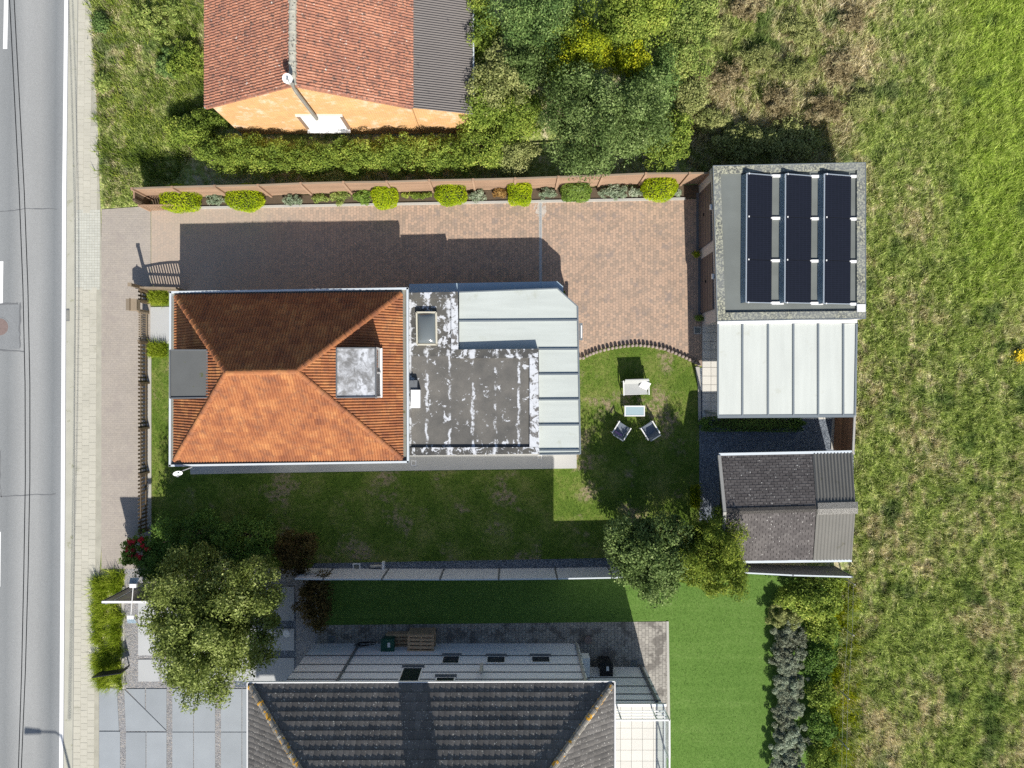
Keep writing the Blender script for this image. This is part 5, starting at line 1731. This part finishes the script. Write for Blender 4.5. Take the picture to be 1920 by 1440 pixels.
# ---- meadow and rough grass
FIELD = [(1600, -120), (2100, -120), (2100, 1560), (1560, 1560), (1575, 1090), (1600, 1060), (1604, 600), (1604, 300)]
ROUGH = [(1240, -120), (1610, -120), (1610, 300), (1320, 330), (1240, 250)]
tall = scatter(FIELD, 520)
fg = blades("field_grass", np.concatenate([tall, scatter(ROUGH, 600)]), M['blades'], (.12, .30), .034, 1.3)
stuff(fg, "rough sunlit meadow grass with straw patches beyond the garage", "grass")
# taller tussocks, clumped
def tussocks(name, poly, n, per, r, L, w, mat, lean=.9, holes=()):
    c = scatter(poly, n, 0, holes)
    k = np.repeat(np.arange(len(c)), per)
    pts = c[k] + np.concatenate([rng.normal(0, r, (len(k), 2)), np.zeros((len(k), 1))], 1)
    return blades(name, pts, mat, L, w, lean)
stuff(tussocks("meadow_tussocks", FIELD, 7.5, 50, .10, (.2, .5), .042, M['blades'], 1.1), "taller tussocks scattered through the sunlit meadow", "grass")
stuff(tussocks("dry_tussocks", ROUGH, 9, 55, .11, (.25, .65), .042, M['blades'], 1.1), "tall dry grass tussocks between the trees and the meadow", "grass")
VERGE = [(176, -80), (420, -80), (410, 150), (400, 245), (330, 330), (286, 372), (250, 388), (196, 390), (190, 300), (184, 200), (172, 60)]
stuff(blades("verge_grass", scatter(VERGE, 800), M['blades'], (.10, .28), .03, .9), "rough green verge in front of the old house", "grass")
stuff(tussocks("verge_weeds", VERGE, 5, 45, .15, (.18, .45), .045, G_bush, 1.0), "leafy weeds in the verge before the old house", "weeds")
WEST = [(-420, -120), (-170, -120), (-170, 1560), (-420, 1560)]
# ---- lawn blades
HOUSEP = [(360, 540), (1085, 540), (1085, 880), (360, 885)]
LAWNP = [(286, 646), (360, 646), (360, 890), (1082, 880), (1087, 676)] + [(x, y + 5) for x, y in ARC] + [(1311, 1054), (1140, 1050), (600, 1058), (286, 1060)]
stuff(blades("lawn_grass", scatter(LAWNP, 620, .014), M['lawn_b'], (.03, .075), .018, 1.0), "short mown grass of the bungalow's lawn", "grass")
TURFP = [(608, 1078), (1440, 1074), (1435, 1440), (1440, 1520), (1258, 1520), (1252, 1163), (608, 1170)]
stuff(blades("turf_grass", scatter(TURFP, 420, .018), M['turf_b'], (.02, .045), .016, .8), "even green pile of the artificial turf strip", "grass")
yf = thing("yellow_flowers", "bright yellow flower clump at the meadow's far edge", "flowers", G(1908, 668, 0))
p = np.array(G(1905, 668, .3)) + np.stack([rng.normal(0, .13, 420), rng.normal(0, .15, 420), rng.uniform(-.25, .2, 420)], 1)
stuff(np_mesh("petals", leaf_quads(p, unit(420) * .5 + np.array([0, 0, .8]), .08, .06), None, G_flow, yf))
stuff(blades("stems", p - np.array([0, 0, .12]), G_bush, (.1, .2), .03, .8, yf))

# ---- clipped row along the board fence
SH = [(335, 372, 33, 21, 1.0, G_lime, "lime-green clipped shrub nearest the street, in front of the gate leaf"),
      (459, 371, 31, 20, 1.0, G_lime, "second lime-green clipped shrub from the street"),
      (720, 366.5, 22, 19, 1.05, G_lime, "lime-green clipped shrub right of the dark low shrub"),
      (844, 361.5, 27, 19, 1.05, G_lime, "fourth lime-green clipped shrub, opposite the extension's skylight"),
      (975, 360.5, 21, 19, 1.05, G_lime, "lime-green clipped shrub left of the drain channel"),
      (1238, 350.5, 29, 20, 1.15, G_lime, "lime-green clipped shrub nearest the garage"),
      (1081, 360, 26, 14, .85, G_mid, "dull green clipped shrub right of the drain channel")]
for (px, py, rx, ry, h, m, lab) in SH:
    clipped(lab, px, py - 1.0, rx * 1.06, ry * 1.18, h * 1.12, m, 6500)
def tuft(label, px, py, rx, ry, h, mat, n=26, per=60, cat="plant", name="bed_plant", group="low plants in the bed by the fence", L=.10, Wd=.035):
    return plant(name, label, cat, px, py, rx, ry, .04, h, mat, n, per, .13, L, Wd, False, group, .1, .3, "foliage", 1.0)
tuft("silvery low plant between the two lime shrubs nearest the street", 402, 374, 24, 14, .5, G_grey)
tuft("silvery low plant right of the second lime shrub", 548, 375, 20, 11, .4, G_grey)
tuft("green spreading plant left of the dark low shrub", 640, 369, 20, 14, .5, G_soft)
tuft("dark green low shrub touching the third lime shrub", 680, 370, 24, 16, .7, G_mid, 40, 80)
tuft("silvery plant right of the fourth lime shrub", 893, 366, 20, 13, .5, G_grey)
tuft("copper-brown low plant before the fifth lime shrub", 938, 362, 16, 12, .5, G_brown)
tuft("silvery plant at the head of the drain channel", 1022, 364, 22, 12, .5, G_grey)
tuft("broad silvery plant before the lime shrub nearest the garage", 1160, 360, 48, 13, .55, G_grey, 60, 70)
tuft("bright green creeper under the fence, left of the third lime shrub", 600, 372, 22, 8, .25, G_soft)
tuft("green creeper under the fence, right of the third lime shrub", 780, 367, 34, 6, .22, G_bush)
tuft("small grey plant in the bed corner by the garage", 1270, 362, 10, 8, .4, G_grey, 12)
tuft("small weed at the pier between the two garage doors", 1307, 477, 8, 6, .35, G_yel, 10, 40, "weed", "weed", "weeds at the garage wall")
tuft("dark weed at the garage wall's south end", 1309, 597, 10, 8, .4, G_dark, 12, 40, "weed", "weed", "weeds at the garage wall")
# front garden grasses
for (px, py, rx, ry, lab) in ((299, 559, 20, 14, "yellow-green grass clump beside the driveway gate leaf"), (297, 656, 20, 15, "yellow-green grass clump below the pale front path")):
    t_ = thing("ornamental_grass", lab, "plant", G(px, py, 0), "ornamental grasses in the front garden")
    q = np.stack([rng.uniform(-rx, rx, 1500), rng.uniform(-ry, ry, 1500)], 1)
    pts = np.stack([(px + q[:, 0] * .8 - 960) / SC, (720 - py - q[:, 1] * .8) / SC, np.full(1500, .02)], 1)
    blades("leaves", pts, G_grass, (.2, .45), .03, 1.1, t_)

# ---- overgrown hedge in front of the old house (separate shrubs)
HB_ = [(360, 252, 48, 40, 1.6, G_bush, "leafy shrub at the street end of the overgrown hedge"),
       (430, 285, 62, 44, 2.0, G_bush, "hedge shrub below the old house's left corner"),
       (505, 292, 60, 42, 2.1, G_bush, "hedge shrub left of the old house's gable window"),
       (585, 296, 58, 40, 2.0, G_bush, "hedge shrub below the old house's gable window"),
       (665, 292, 58, 42, 2.1, G_bush, "hedge shrub right of the old house's gable window"),
       (745, 290, 58, 44, 2.2, G_bush, "hedge shrub below the corrugated annex"),
       (825, 288, 58, 46, 2.3, G_bush, "hedge shrub at the annex corner"),
       (905, 275, 62, 56, 2.6, G_bush, "tall hedge shrub between annex and dark tree"),
       (960, 290, 50, 42, 2.2, G_oliv2, "faded olive shrub left of the dark tree")]
for i, (px, py, rx, ry, h, m, lab) in enumerate(HB_):
    plant("hedge_shrub", lab, "shrub", px, py + (-4 if i == 0 else 4), rx, ry * .86, .1, h * .8, m, 110, 130, .28, .09, .05, True, "overgrown hedge along the board fence")
# ---- trees behind
TR = [(1130, 232, 128, 92, 1.0, 5.6, G_holly, 260, 110, .5, "large dark grey-green tree overhanging the board fence"),
      (1095, 108, 56, 46, .8, 4.4, G_yel, 80, 100, .38, "yellow-leaved tree behind the dark overhanging tree"),
      (1182, 118, 36, 34, .6, 3.7, G_yel, 50, 95, .34, "smaller yellow-leaved tree right of the larger yellow one"),
      (1150, 78, 46, 40, .6, 4.2, G_bush, 70, 95, .38, "green tree between and behind the two yellow ones"),
      (1000, 42, 78, 66, .8, 5.4, G_teal, 150, 100, .48, "blue-green tree right of the old house"),
      (1190, 30, 86, 62, .6, 4.4, G_bush, 140, 100, .45, "mid-green tree at the photo's top, above the yellow one"),
      (1276, 80, 58, 98, .1, 1.9, G_soft, 130, 100, .36, "soft green thicket bordering the dry grass"),
      (938, 158, 56, 62, .5, 3.8, G_oliv2, 100, 90, .4, "olive tree beside the corrugated annex"),
      (1065, 70, 56, 60, .6, 4.4, G_bush, 90, 95, .42, "green tree between the blue-green and the yellow tree"),
      (905, 60, 36, 70, .3, 3.2, G_bush, 80, 90, .36, "narrow green shrub against the corrugated annex's gutter"),
      (1240, 268, 64, 50, .3, 2.6, G_bush, 90, 95, .36, "yellow-green shrub left of the garage's back"),
      (1215, 160, 60, 60, .3, 3.2, G_teal, 90, 95, .4, "blue-green bush between the yellow tree and the dry grass"),
      (900, 205, 50, 46, .3, 3.0, G_bush, 80, 95, .38, "bright bush covering the annex's corner"),
      (985, 130, 46, 46, .5, 4.2, G_holly, 80, 90, .4, "small dark tree left of the yellow tree"),
      (975, 215, 52, 46, .3, 3.0, G_bush, 90, 95, .38, "green bush between the olive tree and the dark tree"),
      (1060, 145, 44, 40, .3, 3.6, G_bush, 80, 95, .38, "leafy bush below the yellow tree's left edge"),
      (1290, 190, 44, 44, .1, 1.6, G_oliv2, 80, 80, .3, "olive scrub between the blue-green bush and the dry grass"),
      (1310, 20, 50, 50, .1, 1.5, G_soft, 80, 90, .32, "soft green scrub at the photo's top beside the dry grass"),
      (1390, 268, 62, 36, .05, 1.2, G_oliv2, 60, 70, .3, "low weedy thicket in the garage's shadow"),
      (1490, 262, 60, 40, .05, .9, G_oliv2, 50, 60, .28, "sparse yellowing weeds behind the garage roof")]
for (px, py, rx, ry, z0, z1, m, nc, per, cs, lab) in TR:
    plant("tree" if z1 > 3.6 else "wild_shrub", lab, "tree" if z1 > 3.6 else "shrub", px, py, rx * 1.05, ry * 1.05, z0, z1, m, int(nc * 1.25), int(per * 1.3), cs, .10, .055, True, "wild trees and shrubs north of the fence", .3)
for (px, py, rx, ry, z1, m, lab) in ((300, 40, 60, 40, .7, G_soft, "low bright weed patch at the verge's top"), (350, 110, 44, 50, .9, G_bush, "low dark bramble patch beside the old house's gutter"),
                                     (190, 45, 16, 22, .5, G_teal, "small dark weed clump at the pavement edge"), (195, 155, 14, 20, .4, G_soft, "small weed clump lower on the pavement edge"),
                                     (400, 225, 34, 26, .9, G_bush, "leafy weed clump at the old house's front corner"), (320, 120, 30, 34, .6, G_teal, "blue-green weed clump in the middle of the verge")):
    plant("weed_patch", lab, "weeds", px, py, rx, ry, .03, z1, m, 50, 70, .22, .10, .05, False, "weed patches in the verge", .1, .35, "foliage")

dry = [(1350, 60, 40, 30, .7), (1420, 110, 46, 34, .8), (1500, 60, 44, 36, .7), (1570, 120, 40, 40, .7), (1360, 150, 44, 36, .9), (1455, 190, 50, 34, .9),
       (1545, 205, 44, 36, .8), (1600, 40, 36, 34, .6), (1400, 15, 44, 28, .7), (1610, 190, 34, 40, .6), (1335, 225, 34, 30, 1.0), (1480, 128, 36, 28, .7)]
where = ["nearest the soft green thicket", "second from the thicket, above the garage", "at the photo's top above the garage", "above the garage's far corner", "left of centre in the dry grass",
         "just above the garage's shadow", "at the shadow's far corner", "toward the meadow at the photo's top", "at the very top edge of the photo", "at the meadow's near edge beside the garage",
         "between dark tree and garage shadow", "in the middle of the dry grass"]
for (px, py, rx, ry, h), w_ in zip(dry, where):
    plant("dry_scrub", "tangled brownish scrub " + w_, "scrub", px, py, rx, ry, .03, h, G_dry if (px + py) % 3 else G_oliv2, 60, 75, .2, .13, .03, False, "dry scrub behind the garage", .1, .3, "foliage")
# ---- south garden: large olive-green street tree and shrubs in its shade
plant("street_tree", "large pale olive-leaved tree at the slab driveway's head", "tree", 405, 1162, 132, 146, 1.0, 6.4, G_olive, 340, 280, .55, .115, .06, True, None, .08)
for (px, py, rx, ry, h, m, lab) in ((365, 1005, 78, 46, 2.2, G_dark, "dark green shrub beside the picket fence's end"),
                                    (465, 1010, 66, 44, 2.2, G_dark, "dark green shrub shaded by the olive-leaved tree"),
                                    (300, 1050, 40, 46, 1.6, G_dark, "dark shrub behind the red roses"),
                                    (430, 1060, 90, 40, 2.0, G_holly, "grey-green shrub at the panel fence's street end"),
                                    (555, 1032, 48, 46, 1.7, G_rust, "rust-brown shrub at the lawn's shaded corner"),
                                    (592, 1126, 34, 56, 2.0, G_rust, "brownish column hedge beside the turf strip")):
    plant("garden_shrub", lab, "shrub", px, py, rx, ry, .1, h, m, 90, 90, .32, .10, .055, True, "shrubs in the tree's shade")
rs = plant("rose_bush", "red rose bush at the picket fence's street corner", "shrub", 257, 1032, 27, 36, .1, 1.3, G_mid, 60, 70, .2, .10, .055, True)
for i in range(13):
    a, r_ = rng.uniform(0, 6.28), rng.uniform(.2, .95)
    c = V(256 + math.cos(a) * r_ * 22, 1032 + math.sin(a) * r_ * 32, 1.25)
    q = np.array(c) + rng.normal(0, .045, (30, 3))
    np_mesh("rose", leaf_quads(q, unit(30) * .6 + np.array([0, 0, .6]), .09, .08), None, G_red if i % 3 else G_redd, rs)
# right-hand pair
plant("holly_tree", "grey-green bushy tree beside the shed, left of the yellowish conifer", "tree", 1216, 1036, 84, 86, .1, 4.5, G_holly, 230, 170, .46, .11, .065, True, None, .3)
plant("conifer_tree", "yellowish-green conifer overlapping the shed roof", "tree", 1328, 1036, 72, 88, .1, 4.6, G_yew, 230, 200, .38, .13, .04, True, None, .3)
gr = thing("fern_clump", "low fern at the gravel edge in the conifer's shade", "plant", G(1303, 935, 0))
p = scatter([(1293, 915), (1312, 905), (1312, 955), (1296, 950)], 700, .02)
blades("fronds", p, G_yel, (.15, .4), .05, 1.0, gr)
# box hedge at the patio
hg = clipped("low clipped box hedge along the patio canopy's front", 1413, 795, 92, 13, .55, G_dark, 9000, "box_hedge", None, .06, .035, .08, True)
# ornamental grass strip at the street
og = thing("grass_strip", "bright yellow-green grass strip between pavement and gravel", "plant", G(204, 1180, 0))
GS = [(180, 1072), (228, 1076), (229, 1288), (186, 1286), (178, 1240)]
qc = scatter(GS, 16, .02)
q = qc[np.repeat(np.arange(len(qc)), 75)] + np.concatenate([rng.normal(0, .10, (len(qc) * 75, 2)), np.zeros((len(qc) * 75, 1))], 1)
blades("leaves", q, G_grass, (.25, .6), .034, 1.15, og)
# lavender and hedge beside the meadow
for i, (py, ry, m) in enumerate(((1150, 26, G_oliv2), (1190, 30, G_lav), (1235, 30, G_lav), (1285, 32, G_lav), (1335, 32, G_lav), (1388, 32, G_lav), (1436, 30, G_lav))):
    lab = ["olive shrub at the head of the lavender row", "first grey lavender shrub from the shed", "second grey lavender shrub from the shed", "third grey lavender shrub from the shed",
           "fourth grey lavender shrub from the shed", "fifth grey lavender shrub from the shed", "grey lavender shrub at the photo's bottom edge"][i]
    plant("lavender_shrub", lab, "shrub", 1476 + (i % 2) * 3, py, 38, ry + 6, .05, .9, m, 110, 150, .15, .09, .03, False, "lavender row beside the turf", .1, .6, "foliage")
plant("hedge_bush", "broad green bush between the shed's fence and the lavender", "shrub", 1522, 1118, 66, 42, .1, 1.9, G_bush, 130, 90, .3, .11, .06, True)
for i, (py, ry) in enumerate(((1180, 34), (1240, 36), (1300, 36), (1360, 36), (1425, 36))):
    lab = ["first", "second", "third", "fourth", "fifth"][i] + " dark hedge shrub between lavender and wire fence, counted from the shed"
    plant("hedge_shrub", lab, "shrub", 1538, py, 32, ry, .05, 1.1 - .1 * (i % 2), G_dark if i % 2 else G_bush, 60, 80, .26, .10, .055, True, "hedge along the wire fence")
WR = [(1555, 1090), (1600, 1085), (1612, 1300), (1606, 1500), (1545, 1500), (1548, 1200)]
stuff(tussocks("fence_weeds", WR, 9, 55, .14, (.15, .45), .045, G_yel, 1.0), "yellow-green weeds growing through the wire fence", "weeds")
SHADE = [(1320, 250), (1560, 235), (1570, 330), (1320, 340)]
stuff(tussocks("shadow_weeds", SHADE, 7, 45, .14, (.2, .6), .04, G_oliv2, 1.0), "dry weeds in the garage's shadow", "weeds")

for o in bpy.data.objects:
    if "_org" in o:
        del o["_org"]
